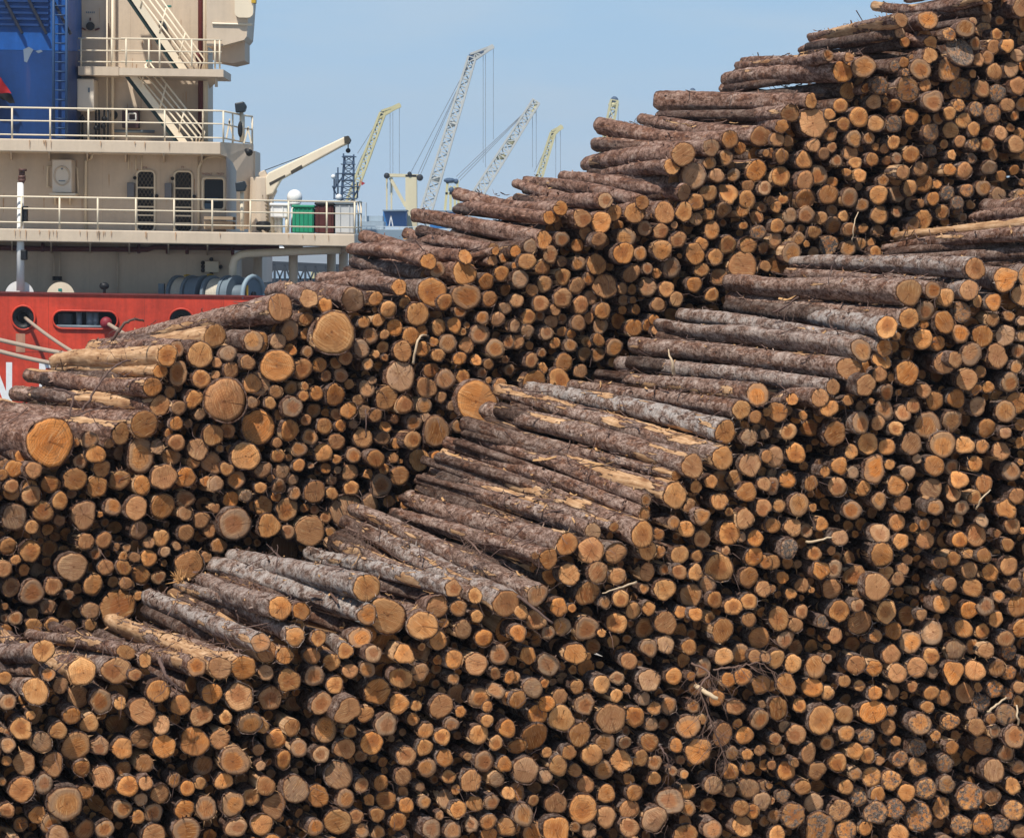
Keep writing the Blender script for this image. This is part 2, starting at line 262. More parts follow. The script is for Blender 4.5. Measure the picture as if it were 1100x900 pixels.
# ------------------------------------------------------------------ node helpers
class NT:
    def __init__(s, name):
        s.m = bpy.data.materials.new(name); s.m.use_nodes = True; s.t = s.m.node_tree
        s.b = s.t.nodes['Principled BSDF']; s.x = 0
    def n(s, typ, **kw):
        nd = s.t.nodes.new(typ); s.x -= 40; nd.location = (s.x, 0)
        for k, v in kw.items(): setattr(nd, k, v)
        return nd
    def put(s, sock, v):
        if hasattr(v, 'is_linked') or isinstance(v, bpy.types.NodeSocket): s.t.links.new(v, sock)
        else:
            if isinstance(v, (tuple, list)) and len(v) == 3 and sock.type == 'RGBA': v = (*v, 1)
            sock.default_value = v
    def math(s, op, a, b=0.0, c=0.0, clamp=False):
        nd = s.n('ShaderNodeMath', operation=op); nd.use_clamp = clamp
        s.put(nd.inputs[0], a); s.put(nd.inputs[1], b); s.put(nd.inputs[2], c); return nd.outputs[0]
    def vmath(s, op, a, b=(0, 0, 0)):
        nd = s.n('ShaderNodeVectorMath', operation=op); s.put(nd.inputs[0], a); s.put(nd.inputs[1], b)
        return nd.outputs[1] if op in ('LENGTH', 'DOT_PRODUCT') else nd.outputs[0]
    def sep(s, v):
        nd = s.n('ShaderNodeSeparateXYZ'); s.put(nd.inputs[0], v); return nd.outputs
    def comb(s, x, y, z):
        nd = s.n('ShaderNodeCombineXYZ')
        for i, v in enumerate((x, y, z)): s.put(nd.inputs[i], v)
        return nd.outputs[0]
    def noise(s, v, scale=1.0, detail=4, rough=.55, dist=0):
        nd = s.n('ShaderNodeTexNoise'); s.put(nd.inputs['Vector'], v); nd.inputs['Scale'].default_value = scale
        nd.inputs['Detail'].default_value = detail; nd.inputs['Roughness'].default_value = rough; nd.inputs['Distortion'].default_value = dist
        return nd.outputs['Fac']
    def vor(s, v, scale=1.0, feature='F1'):
        nd = s.n('ShaderNodeTexVoronoi', feature=feature); s.put(nd.inputs['Vector'], v); nd.inputs['Scale'].default_value = scale
        return nd.outputs['Distance']
    def ramp(s, fac, stops):
        nd = s.n('ShaderNodeValToRGB'); s.put(nd.inputs[0], fac); el = nd.color_ramp.elements
        while len(el) < len(stops): el.new(.5)
        for e, (p, c) in zip(el, stops):
            e.position = p; e.color = (c, c, c, 1) if not isinstance(c, (tuple, list)) else (*c, 1)
        return nd.outputs[0]
    def mix(s, fac, a, b, mode='MIX'):
        nd = s.n('ShaderNodeMix', data_type='RGBA', blend_type=mode); s.put(nd.inputs[0], fac); s.put(nd.inputs[6], a); s.put(nd.inputs[7], b)
        return nd.outputs[2]
    def step(s, v, lo, hi):
        nd = s.n('ShaderNodeMapRange', interpolation_type='SMOOTHSTEP'); s.put(nd.inputs[0], v); s.put(nd.inputs[1], lo); s.put(nd.inputs[2], hi)
        return nd.outputs[0]
    def attr(s, name):
        nd = s.n('ShaderNodeAttribute', attribute_name=name); return nd.outputs['Vector']
    def pos(s):
        return s.n('ShaderNodeNewGeometry').outputs['Position']
    def bump(s, h, strength=.5, dist=.01):
        nd = s.n('ShaderNodeBump'); s.put(nd.inputs['Height'], h); s.put(nd.inputs['Strength'], strength); nd.inputs['Distance'].default_value = dist
        s.t.links.new(nd.outputs[0], s.b.inputs['Normal'])
    def out(s, col, rough=.6, metal=0, spec=.3):
        s.put(s.b.inputs['Base Color'], col); s.put(s.b.inputs['Roughness'], rough); s.b.inputs['Metallic'].default_value = metal
        s.b.inputs['Specular IOR Level'].default_value = spec
        return s.m

def paint(name, col, var=.12, rust=0.0, rough=.55, scale=1.0, streak=(.16, .07, .03), metal=0, spec=.35):
    """painted steel: faint blotches, vertical run marks, rust"""
    t = NT(name); p = t.pos()
    big = t.noise(p, .6 * scale, 5, .6)
    st = t.noise(t.vmath('MULTIPLY', p, (3.2 * scale, 3.2 * scale, .22 * scale)), 1, 5, .65)
    fine = t.noise(p, 9 * scale, 4, .6)
    k = t.math('ADD', t.math('MULTIPLY', big, .5), t.math('ADD', t.math('MULTIPLY', st, .35), t.math('MULTIPLY', fine, .15)))
    c = t.mix(t.step(k, .3, .7), tuple(x * (1 - var) for x in col), tuple(min(1, x * (1 + var)) for x in col))
    if rust:
        m = t.math('MULTIPLY', t.step(st, .58, .78), t.step(big, .40, .66))
        c = t.mix(t.math('MULTIPLY', m, rust), c, streak)
        m2 = t.step(t.noise(p, 3.1 * scale, 6, .7), .70, .76)
        c = t.mix(t.math('MULTIPLY', m2, rust), c, tuple(x * .6 for x in streak))
    t.bump(fine, .08, .01)
    return t.out(c, rough, metal, spec)

def flat(name, col, rough=.6, metal=0, var=.1, scale=6):
    t = NT(name); n = t.noise(t.pos(), scale, 4, .6)
    return t.out(t.mix(n, tuple(x * (1 - var) for x in col), tuple(min(1, x * (1 + var)) for x in col)), rough, metal)

# ------------------------------------------------------------------ log materials
def bark_material():
    t = NT('spruce_bark'); lp = t.attr('lp'); rnd = t.attr('rnd'); ra = t.sep(rnd)   # x grey, y peel, z lichen, below zero painted gap shade
    lp0 = lp; lp = t.vmath('MULTIPLY', lp, t.comb(t.math('MULTIPLY_ADD', ra[0], .7, .65), t.math('MULTIPLY_ADD', ra[0], .7, .65), t.math('MULTIPLY_ADD', ra[0], 1.1, .55)))
    silver = t.step(ra[0], .45, .95)
    fl = t.noise(t.vmath('MULTIPLY', lp, (30, 30, 15)), 1, 7, .72, .4)
    mid = t.noise(t.vmath('MULTIPLY', lp, (10, 10, 4)), 1, 5, .65)
    fin = t.noise(t.vmath('MULTIPLY', lp, (120, 120, 60)), 1, 4, .7)
    ringm = t.noise(t.vmath('MULTIPLY', lp, (5, 5, 42)), 1, 4, .6)
    h = t.math('ADD', t.math('MULTIPLY', fl, .52), t.math('ADD', t.math('MULTIPLY', mid, .26), t.math('MULTIPLY', fin, .22)))
    brown = t.ramp(h, [(.38, (.018, .010, .008)), (.455, (.13, .064, .041)), (.53, (.29, .163, .115)), (.64, (.50, .325, .24))])
    grey = t.ramp(h, [(.38, (.026, .018, .016)), (.455, (.155, .099, .074)), (.53, (.37, .28, .23)), (.64, (.67, .56, .485))])
    c = t.mix(t.math('ADD', ra[0], t.math('MULTIPLY', t.math('SUBTRACT', mid, .5), 1.6), clamp=True), brown, grey)
    # cross marks of thin bark
    rm = t.math('MULTIPLY', t.step(ringm, .57, .64), t.math('MULTIPLY_ADD', silver, .5, .35))
    c = t.mix(rm, c, (.045, .028, .024))
    c = t.mix(t.math('MULTIPLY', t.step(ra[0], .60, 1.0), t.math('MULTIPLY', t.step(mid, .42, .58), .62)), c, t.ramp(fin, [(.4, (.36, .325, .30)), (.6, (.66, .62, .58))]))
    # reddish under bark where flakes have come away
    red = t.math('MULTIPLY', t.step(t.noise(t.vmath('MULTIPLY', lp, (11, 11, 3.6)), 1, 6, .72), .525, .575), t.math('MULTIPLY_ADD', silver, -.55, .85))
    c = t.mix(red, c, t.ramp(fl, [(.36, (.035, .014, .008)), (.50, (.135, .056, .031)), (.64, (.32, .16, .09))]))
    c = t.mix(1.0, c, t.ramp(t.math('ADD', ra[2], .6), [(0, .30), (.6, 1.0)]), 'MULTIPLY')      # shade of the gaps painted into the bark inside the piles
    # lichen
    li = t.math('MULTIPLY', t.step(t.noise(lp, 26, 5, .7), t.math('SUBTRACT', .78, t.math('MULTIPLY', ra[2], .24)), t.math('SUBTRACT', .84, t.math('MULTIPLY', ra[2], .24))), .8)
    c = t.mix(li, c, (.50, .50, .475))
    # stripped wood
    pn = t.noise(t.vmath('MULTIPLY', lp, (8.5, 8.5, .95)), 1, 4, .55, .15)
    ed = t.math('ADD', pn, t.math('MULTIPLY', t.math('SUBTRACT', fl, .5), .10))
    th = t.math('SUBTRACT', .715, t.math('MULTIPLY', ra[1], .44))
    pm = t.step(ed, th, t.math('ADD', th, .018))
    wn = t.noise(t.vmath('MULTIPLY', lp, (45, 45, 2.5)), 1, 5, .65)
    wood = t.ramp(t.math('ADD', t.math('MULTIPLY', wn, .6), t.math('MULTIPLY', mid, .4)), [(.34, (.22, .10, .045)), (.48, (.44, .25, .125)), (.62, (.66, .43, .25))])
    kn = t.vor(t.vmath('MULTIPLY', lp, (9, 9, 4.2)), 1)
    wood = t.mix(t.step(kn, .16, .07), wood, (.10, .045, .02))
    rim = t.math('SUBTRACT', t.step(ed, t.math('SUBTRACT', th, .022), th), pm)
    c = t.mix(t.math('MULTIPLY', rim, .8), c, (.05, .024, .016))
    c = t.mix(pm, c, wood)
    c = t.mix(t.math('MULTIPLY', t.step(kn, .11, .05), t.math('SUBTRACT', 1, pm)), c, (.02, .013, .011))
    hh = t.math('ADD', t.math('MULTIPLY', h, t.math('SUBTRACT', 1, t.math('MULTIPLY', pm, .85))), t.math('ADD', t.math('MULTIPLY', pm, -.25), t.math('MULTIPLY', rm, -.25)))
    t.bump(hh, 1.0, .03)
    return t.out(c, .88, 0, .2)

def cut_material():
    t = NT('sawn_log_end'); cp = t.attr('cp'); rnd = t.attr('rnd'); ra = t.sep(rnd)    # x tone, y dark, z seed
    s = t.sep(cp); xy = t.comb(s[0], s[1], 0); seed = t.math('MULTIPLY', ra[2], 91.7)
    xs = t.comb(s[0], s[1], seed)
    dn = t.noise(xs, 2.2, 3, .5); dn2 = t.noise(t.comb(s[1], s[0], seed), 1.1, 2, .5)
    off = t.comb(t.math('MULTIPLY', t.math('SUBTRACT', t.noise(t.comb(seed, 0, 0), 1, 0), .5), .8), t.math('MULTIPLY', t.math('SUBTRACT', t.noise(t.comb(0, seed, 3), 1, 0), .5), .8), 0)
    dist = t.vmath('LENGTH', t.vmath('SUBTRACT', xy, off))
    dw = t.math('ADD', dist, t.math('MULTIPLY', t.math('SUBTRACT', dn, .5), .22))
    edge = t.vmath('LENGTH', xy)
    tone = t.math('ADD', t.math('MULTIPLY', dw, .42), t.math('ADD', t.math('MULTIPLY', dn2, .5), .02))
    pale = t.ramp(tone, [(.15, (.40, .145, .042)), (.45, (.57, .258, .088)), (.75, (.70, .385, .165))])
    oran = t.ramp(tone, [(.15, (.29, .082, .016)), (.45, (.49, .165, .034)), (.75, (.60, .25, .07))])
    c = t.mix(ra[0], oran, pale)
    fr = lambda k: t.math('FRACT', t.math('MULTIPLY', ra[2], k))
    c = t.mix(t.math('MULTIPLY', t.step(fr(17.3), .62, .80), .55), c, (.36, .19, .105))
    c = t.mix(t.math('MULTIPLY', t.step(fr(41.9), .80, .92), .5), c, (.34, .27, .20))
    c = t.mix(1.0, c, t.ramp(fr(7.13), [(0, .48), (.3, .82), (.7, 1.05), (1, 1.3)]), 'MULTIPLY')
    # annual rings
    nr = t.math('MULTIPLY', t.math('ADD', .75, ra[2]), 46)
    ring = t.math('SINE', t.math('ADD', t.math('MULTIPLY', dw, nr), seed))
    c = t.mix(t.math('MULTIPLY', t.step(ring, .1, 1.0), .42), c, (.28, .105, .03))
    # saw marks in one direction
    a = t.math('MULTIPLY', ra[2], 40.0); ca = t.math('COSINE', a); sa = t.math('SINE', a)
    u = t.math('ADD', t.math('MULTIPLY', s[0], ca), t.math('MULTIPLY', s[1], sa)); v = t.math('SUBTRACT', t.math('MULTIPLY', s[1], ca), t.math('MULTIPLY', s[0], sa))
    saw = t.noise(t.comb(t.math('MULTIPLY', u, 1.3), t.math('MULTIPLY', v, 17), seed), 1, 4, .7)
    sawm = t.step(t.noise(t.comb(seed, 5, 5), 1, 0), .40, .55)
    c = t.mix(t.math('MULTIPLY', t.step(saw, .54, .72), t.math('MULTIPLY_ADD', sawm, .55, .32)), c, (.19, .07, .022))
    c = t.mix(t.math('MULTIPLY', t.step(saw, .50, .30), .45), c, (.82, .55, .28))
    # some cut faces are browner on one half
    half = t.step(t.math('ADD', u, t.math('MULTIPLY', t.math('SUBTRACT', dn2, .5), .5)), .02, .07)
    hm = t.math('MULTIPLY', half, t.math('MULTIPLY', t.step(t.noise(t.comb(seed, 9, 2), 1, 0), .46, .52), .42))
    c = t.mix(hm, c, (.33, .155, .065))
    # drying cracks: lines that depend on the angle only
    ang = t.vmath('NORMALIZE', t.vmath('SUBTRACT', xy, off)); an = t.sep(ang)
    cr = t.noise(t.comb(an[0], an[1], seed), 1.9, 2, .6)
    crm = t.math('MULTIPLY', t.step(t.math('ABSOLUTE', t.math('SUBTRACT', cr, .5)), .008, .002), t.step(t.noise(xs, 1.7, 1), .46, .56))
    c = t.mix(t.math('MULTIPLY', crm, .75), c, (.06, .025, .012))
    # dark heart in some, a grey sap ring in others
    hs = t.step(t.noise(t.comb(seed, 2, 11), 1, 0), .48, .60)
    c = t.mix(t.math('MULTIPLY', t.math('MULTIPLY', t.step(dw, .62, .40), hs), .62), c, (.27, .085, .025))
    gs_ = t.step(t.noise(t.comb(1, seed, 17), 1, 0), .53, .62)
    c = t.mix(t.math('MULTIPLY', t.math('MULTIPLY', t.step(dw, .52, .78), gs_), .55), c, (.24, .175, .125))
    # pith, stains, grime
    c = t.mix(t.math('MULTIPLY', t.step(dist, .10, .03), .7), c, (.14, .05, .018))
    st = t.noise(t.comb(s[0], s[1], t.math('ADD', seed, 4)), 1.6, 5, .65)
    c = t.mix(t.math('MULTIPLY', t.step(st, .50, .68), .55), c, (.27, .125, .05))
    fine = t.noise(xs, 12, 4, .75)
    c = t.mix(t.math('MULTIPLY', t.step(fine, .55, .75), .35), c, (.20, .085, .035))
    gst = t.noise(t.comb(s[0], s[1], t.math('ADD', seed, 9)), 2.6, 6, .75)
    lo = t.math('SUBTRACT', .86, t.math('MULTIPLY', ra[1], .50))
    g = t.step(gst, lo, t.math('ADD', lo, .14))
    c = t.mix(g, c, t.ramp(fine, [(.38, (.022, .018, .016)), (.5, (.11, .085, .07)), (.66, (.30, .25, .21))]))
    # bast and bark round the rim
    rm = t.math('ADD', edge, t.math('MULTIPLY', t.math('SUBTRACT', t.noise(xs, 6, 3, .6), .5), .12))
    c = t.mix(t.step(rm, .90, .97), c, (.15, .065, .028))
    c = t.mix(t.math('MULTIPLY', t.step(rm, .965, 1.0), .9), c, (.04, .024, .018))
    hgt = t.math('ADD', t.math('MULTIPLY', saw, .7), t.math('ADD', t.math('MULTIPLY', fine, .3), t.math('MULTIPLY', crm, -1.2)))
    t.bump(hgt, .75, .008)
    return t.out(c, .8, 0, .2)

M_BARK = bark_material(); M_CUT = cut_material()

# ------------------------------------------------------------------ the logs
TH = math.radians(26)
D0 = np.array([-math.sin(TH), math.cos(TH), 0.0])       # the way the logs run: away and to the left
YA, YB = 30.0, 25.0
def on_face(pile, px, py, off=0.0):
    k = (px - 550) / F; Y0 = YA if pile == 'A' else YB
    Y = (off + Y0 * math.cos(TH)) / (math.cos(TH) - k * math.sin(TH))
    return P(px, py, Y)

def vnoise(x, rng, n=5, f=1.0):
    """smooth 1-d random function"""
    s = np.zeros_like(x)
    for _ in range(n): s += rng.normal() * np.sin(x * f * rng.uniform(.5, 3) + rng.uniform(0, 6.28))
    return s / math.sqrt(n)

def log_geometry(L, r0, r1, nu, nv, rng, ell=1.0, ellang=0.0, bend=.0, stubs=0, slivers=4, rec=False):
    """bark tube in its own frame, z from the sawn end (0) to the far end (L); and the disc of the sawn end"""
    ph = np.linspace(0, 2 * np.pi, nu, endpoint=False)
    z = np.linspace(0, L, nv)
    sec = 1 + .05 * rng.normal() * np.cos(2 * ph + rng.uniform(0, 6)) + .04 * rng.normal() * np.cos(3 * ph + rng.uniform(0, 6)) + .025 * rng.normal() * np.cos(5 * ph + rng.uniform(0, 6))
    e = np.sqrt((np.cos(ph - ellang) * ell) ** 2 + (np.sin(ph - ellang) / ell) ** 2); sec = 1 + (sec - 1) * min(1, .09 / r0); sec = sec * e
    if rng.random() < .30 and r0 < .13:                                   # a flat or a buttress on the butt
        a0 = rng.uniform(0, 6.28); w = rng.uniform(.5, .9)
        sec = sec * (1 + rng.uniform(-.2, .15) * np.exp(-((np.angle(np.exp(1j * (ph - a0)))) / w) ** 2))
    rad = r0 + (r1 - r0) * (z / L)
    flare = 1 + rng.uniform(0, .06) * np.exp(-z / .25)
    rr = rad[:, None] * flare[:, None] * sec[None, :]
    zz, pp = np.meshgrid(z, ph, indexing='ij')
    bumps = np.zeros_like(rr)
    for _ in range(7):
        kz = rng.uniform(3, 26); kp = rng.integers(0, 6); bumps += rng.normal() * np.sin(kz * zz + kp * pp + rng.uniform(0, 6.28))
    rr = rr * (1 + .011 * bumps) + rng.normal(0, .0022, rr.shape)
    cx = bend * np.sin(np.pi * z / L + .3) * 1.0 - bend * math.sin(.3) + .012 * vnoise(z, rng, 3, 1.2) * (z / L)
    b2 = rng.normal() * abs(bend) * .6
    cy = b2 * np.sin(np.pi * z / L) + .012 * vnoise(z, rng, 3, 1.2) * (z / L)
    X = cx[:, None] + rr * np.cos(pp); Y = cy[:, None] + rr * np.sin(pp); Z = zz.copy()
    tx, ty = rng.normal(0, .07), rng.normal(0, .07)          # the saw cut is never quite square
    if rng.random() < .18: tx, ty = rng.normal(0, .25), rng.normal(0, .25)
    tl = np.clip(1 - zz / .12, 0, 1)
    Z = Z + tl * (tx * (X - cx[:, None]) + ty * (Y - cy[:, None]))
    Z[0] += rng.normal(0, .0035, nu) + (.006 * vnoise(ph * 3, rng, 4, 2))
    v = np.stack([X, Y, Z], -1).reshape(-1, 3)
    f = []
    for i in range(nv - 1):
        for k in range(nu):
            a = i * nu + k; b = i * nu + (k + 1) % nu
            f.append((a, a + nu, b + nu, b))
    lp = np.stack([rr * np.cos(pp), rr * np.sin(pp), zz], -1).reshape(-1, 3)
    verts = [v]; lps = [lp]; cnt = len(v)
    # far end: cap
    verts.append(np.array([[cx[-1], cy[-1], L + .01]])); lps.append(np.array([[0, 0, L]]))
    for k in range(nu): f.append(((nv - 1) * nu + k, cnt, (nv - 1) * nu + (k + 1) % nu))
    cnt += 1
    # near end: lip of bark turned in to the wood
    lip = v[:nu].copy(); lip[:, 0] = cx[0] + (lip[:, 0] - cx[0]) * .93; lip[:, 1] = cy[0] + (lip[:, 1] - cy[0]) * .93; lip[:, 2] += .006
    verts.append(lip); lps.append(lp[:nu] * .93)
    for k in range(nu): f.append((cnt + k, k, (k + 1) % nu, cnt + (k + 1) % nu))
    cnt += nu
    # splinters and torn bark at the rim
    for _ in range(slivers):
        k = rng.integers(0, nu); p = v[k]; a = ph[k]; ln = rng.uniform(.012, .05) * (1.6 if rng.random() < .12 else 1); w = rng.uniform(.003, .009)
        d = np.array([math.cos(a), math.sin(a), 0]) * rng.uniform(-.1, .9) + np.array([rng.normal() * .3, rng.normal() * .3, -rng.uniform(0.1, .8)])
        d /= np.linalg.norm(d); tg = np.array([-math.sin(a), math.cos(a), 0])
        verts.append(np.array([p - tg * w, p + tg * w, p + np.array([0, 0, .01]), p + d * ln])); lps.append(np.tile(lp[k], (4, 1)))
        f += [(cnt, cnt + 1, cnt + 3), (cnt + 1, cnt + 2, cnt + 3), (cnt + 2, cnt, cnt + 3)]; cnt += 4
    # branch stubs
    for _ in range(stubs):
        i = rng.integers(2, nv - 2); k = rng.integers(0, nu); p = v[i * nu + k]; a = ph[k]
        d = np.array([math.cos(a), math.sin(a), rng.uniform(.1, .6)]); d /= np.linalg.norm(d)
        rs = rng.uniform(.006, .013); ln = rng.uniform(.012, .045); m = 5
        t1 = np.array([-math.sin(a), math.cos(a), 0]); t2 = np.cross(d, t1)
        ring = [p - d * .01 + rs * (math.cos(q) * t1 + math.sin(q) * t2) for q in np.linspace(0, 6.28, m, endpoint=False)]
        top = [p + d * ln + rs * .7 * (math.cos(q) * t1 + math.sin(q) * t2) for q in np.linspace(0, 6.28, m, endpoint=False)]
        verts.append(np.array(ring + top)); lps.append(np.tile(lp[i * nu + k], (2 * m, 1)))
        for q in range(m): f.append((cnt + q, cnt + (q + 1) % m, cnt + m + (q + 1) % m, cnt + m + q))
        f.append(tuple(cnt + m + q for q in range(m))); cnt += 2 * m
    bark = (np.concatenate(verts), f, np.concatenate(lps))
    # sawn disc
    chew = 1 - np.clip(rng.normal(0, .022, nu), 0, .08) - (.10 * np.exp(-((np.angle(np.exp(1j * (ph - rng.uniform(0, 6.28))))) / .22) ** 2) if rng.random() < .3 else 0)
    nr = 5 if nu >= 18 else 3
    rim = v[:nu].copy(); ctr = np.array([cx[0], cy[0], 0.0])
    proud = -rng.uniform(.002, .010) if not rec else -.003
    dv = []; cpv = []
    crease = rng.random() < .22; ca = rng.uniform(0, 6.28); cs = rng.uniform(.12, .34); co = rng.uniform(-.35, .35)
    for j in range(nr + 1):
        q = j / nr
        for k in range(nu):
            x = (rim[k, 0] - ctr[0]) * .965 * q * chew[k]; y = (rim[k, 1] - ctr[1]) * .965 * q * chew[k]
            h = tx * x + ty * y
            if crease:
                h += cs * max(0, (x * math.cos(ca) + y * math.sin(ca)) - co * r0)
            dv.append((ctr[0] + x, ctr[1] + y, proud + h + (rng.normal(0, .0012) if 0 < j else 0)))
            cpv.append((q * math.cos(ph[k]) * .985, q * math.sin(ph[k]) * .985, 0))
    fd = []
    for k in range(nu):
        fd.append((nu + k, k, nu + (k + 1) % nu)) if False else None
    fd = []
    for j in range(nr):
        for k in range(nu):
            a = j * nu + k; b = j * nu + (k + 1) % nu
            fd.append((a, b, b + nu, a + nu)) if j else fd.append((a, b + nu, a + nu))
    # short side wall of the disc
    base = len(dv)
    for k in range(nu):
        x, y, zc = dv[nr * nu + k]; dv.append((x, y, zc + .03)); cpv.append((1.02 * math.cos(ph[k]), 1.02 * math.sin(ph[k]), 0))
    for k in range(nu): fd.append((nr * nu + k, nr * nu + (k + 1) % nu, base + (k + 1) % nu, base + k))
    disc = (np.array(dv), fd, np.array(cpv))
    return bark, disc

def frame(d, roll):
    d = d / np.linalg.norm(d); x = np.cross((0, 0, 1.0), d); x /= np.linalg.norm(x); y = np.cross(d, x)
    x2 = x * math.cos(roll) + y * math.sin(roll); y2 = np.cross(d, x2)
    return np.stack([x2, y2, d], 1)

# ---- collect every log
B_TOP = [(-300, 700), (0, 681), (75, 682), (120, 662), (160, 640), (195, 612), (235, 598), (335, 590), (375, 550), (440, 525), (480, 475), (505, 446), (530, 412), (620, 412), (680, 372), (712, 345), (740, 330), (786, 300), (855, 275), (950, 268), (962, 240), (1100, 222), (1400, 190)]
A_TOP = [(-300, 470), (0, 436), (60, 392), (180, 364), (300, 320), (345, 304), (450, 280), (540, 240), (640, 176), (720, 115), (870, 62), (1000, 10), (1400, -150)]
# where the sawn ends begin below the topmost logs
A_HEAD = [(-300, 520), (0, 474), (130, 476), (172, 412), (231, 372), (301, 346), (379, 334), (500, 290), (600, 256), (660, 240), (722, 190), (764, 170), (817, 158), (871, 118), (905, 90), (1000, 30), (1060, 0), (1400, -170)]
B_HEAD = [(-300, 760), (0, 748), (47, 725), (125, 738), (261, 732), (301, 705), (387, 697), (454, 690), (544, 665), (590, 615), (640, 590), (690, 592), (744, 545), (790, 505), (814, 440), (881, 440), (912, 410), (976, 358), (1047, 306), (1100, 306), (1400, 250)]
def interp(pl, x):
    return float(np.interp(x, [p[0] for p in pl], [p[1] for p in pl]))

logs = []
for line in LONG.strip().splitlines():
    a = line.split(); pile = a[0]; hx, hy, hr, tx_, ty_, tr, peel, grey = map(float, a[1:])
    logs.append(dict(pile=pile, x=hx, y=hy, r=hr, tail=(tx_, ty_, tr), peel=peel, grey=grey, fl='', vis=1, off=R.gauss(-.03, .05)))
n_long = len(logs)
for (ox, oy), txt in ENDS.items():
    for it in txt.split(','):
        a = it.split(); fl = ''
        q = a[2]
        while q and q[-1].isalpha(): fl += q[-1]; q = q[:-1]
        x = ox + float(a[0]) / 4; y = oy + float(a[1]) / 4; r = float(q) / 4
        if any((l['x'] - x) ** 2 + (l['y'] - y) ** 2 < (.55 * max(l['r'], r)) ** 2 for l in logs): continue
        pile = 'B' if y > .5 * (interp(B_TOP, x) + interp(B_HEAD, x)) else 'A'
        off = R.gauss(.0, .03) if R.random() < .91 else R.gauss(-.03, .11)
        if 'b' in fl: off = R.uniform(.28, .45)
        elif r > 20: off = -.12
        elif r < 6.5: off += .04
        logs.append(dict(pile=pile, x=x, y=y, r=r, tail=None, peel=None, grey=None, fl=fl, vis=1, off=off))
n_seen = len(logs)

grid = {}
def gadd(l):
    grid.setdefault((int(l['x'] // 40), int(l['y'] // 40)), []).append(l)
def gnear(x, y):
    gx, gy = int(x // 40), int(y // 40)
    for i in (-1, 0, 1):
        for j in (-1, 0, 1):
            yield from grid.get((gx + i, gy + j), ())
for l in logs: gadd(l)

def fill(x0, x1, y0, y1, tries, rlo, rhi, tol, off, layer, test=None):
    out = 0
    for i in range(tries):
        x = R.uniform(x0, x1); y = R.uniform(y0, y1); r = rlo + (rhi - rlo) * R.random() ** 1.6 * (1 - .6 * i / tries)
        if y < interp(A_HEAD, x) + r + layer * 7: continue
        bt = interp(B_TOP, x)
        hd = interp(B_HEAD, x)
        if y > hd - r and y < hd + r + layer * 7: continue
        pile = 'B' if y > hd else 'A'
        ok = True
        for l in gnear(x, y):
            if l.get('layer', 0) == 2 and layer != 2: continue
            d = math.hypot(l['x'] - x, l['y'] - y)
            tl = tol if (l.get('layer', 0) != layer) else .97
            if d < (l['r'] + r) * tl: ok = False; break
        if not ok: continue
        l = dict(pile=pile, x=x, y=y, r=r, tail=None, peel=None, grey=None, fl='', vis=0, off=off + R.gauss(0, .05), layer=layer)
        logs.append(l); gadd(l); out += 1
    return out
# beyond the edges of the frame the piles go on
fill(-190, -8, 380, 1075, 5000, 8, 20, .98, 0, 0); fill(1108, 1300, -60, 1075, 6000, 8, 18, .98, 0, 0); fill(-190, 1300, 906, 1075, 9000, 8, 17, .98, 0, 0)
# ends set back in the gaps, and a second row deeper in
fill(-10, 1110, 20, 910, 30000, 4, 12, .80, .30, 1)
fill(-190, 1300, -20, 1075, 14000, 9, 15, .97, .85, 2)

# a course of logs under the topmost ones, so the slopes are closed
for l in [q for q in logs if q['tail']]:
    for dy_, of_ in ((1.9, .25), (3.4, .4)):
        tx_, ty_, tr = l['tail']
        dy = l['r'] * dy_
        logs.append(dict(pile=l['pile'], x=l['x'] + R.uniform(-6, 6), y=l['y'] + dy, r=l['r'] * .9, tail=None, under=(tx_ + R.uniform(-6, 6), ty_ + dy, tr), peel=None, grey=None, fl='', vis=0, off=of_, layer=2))
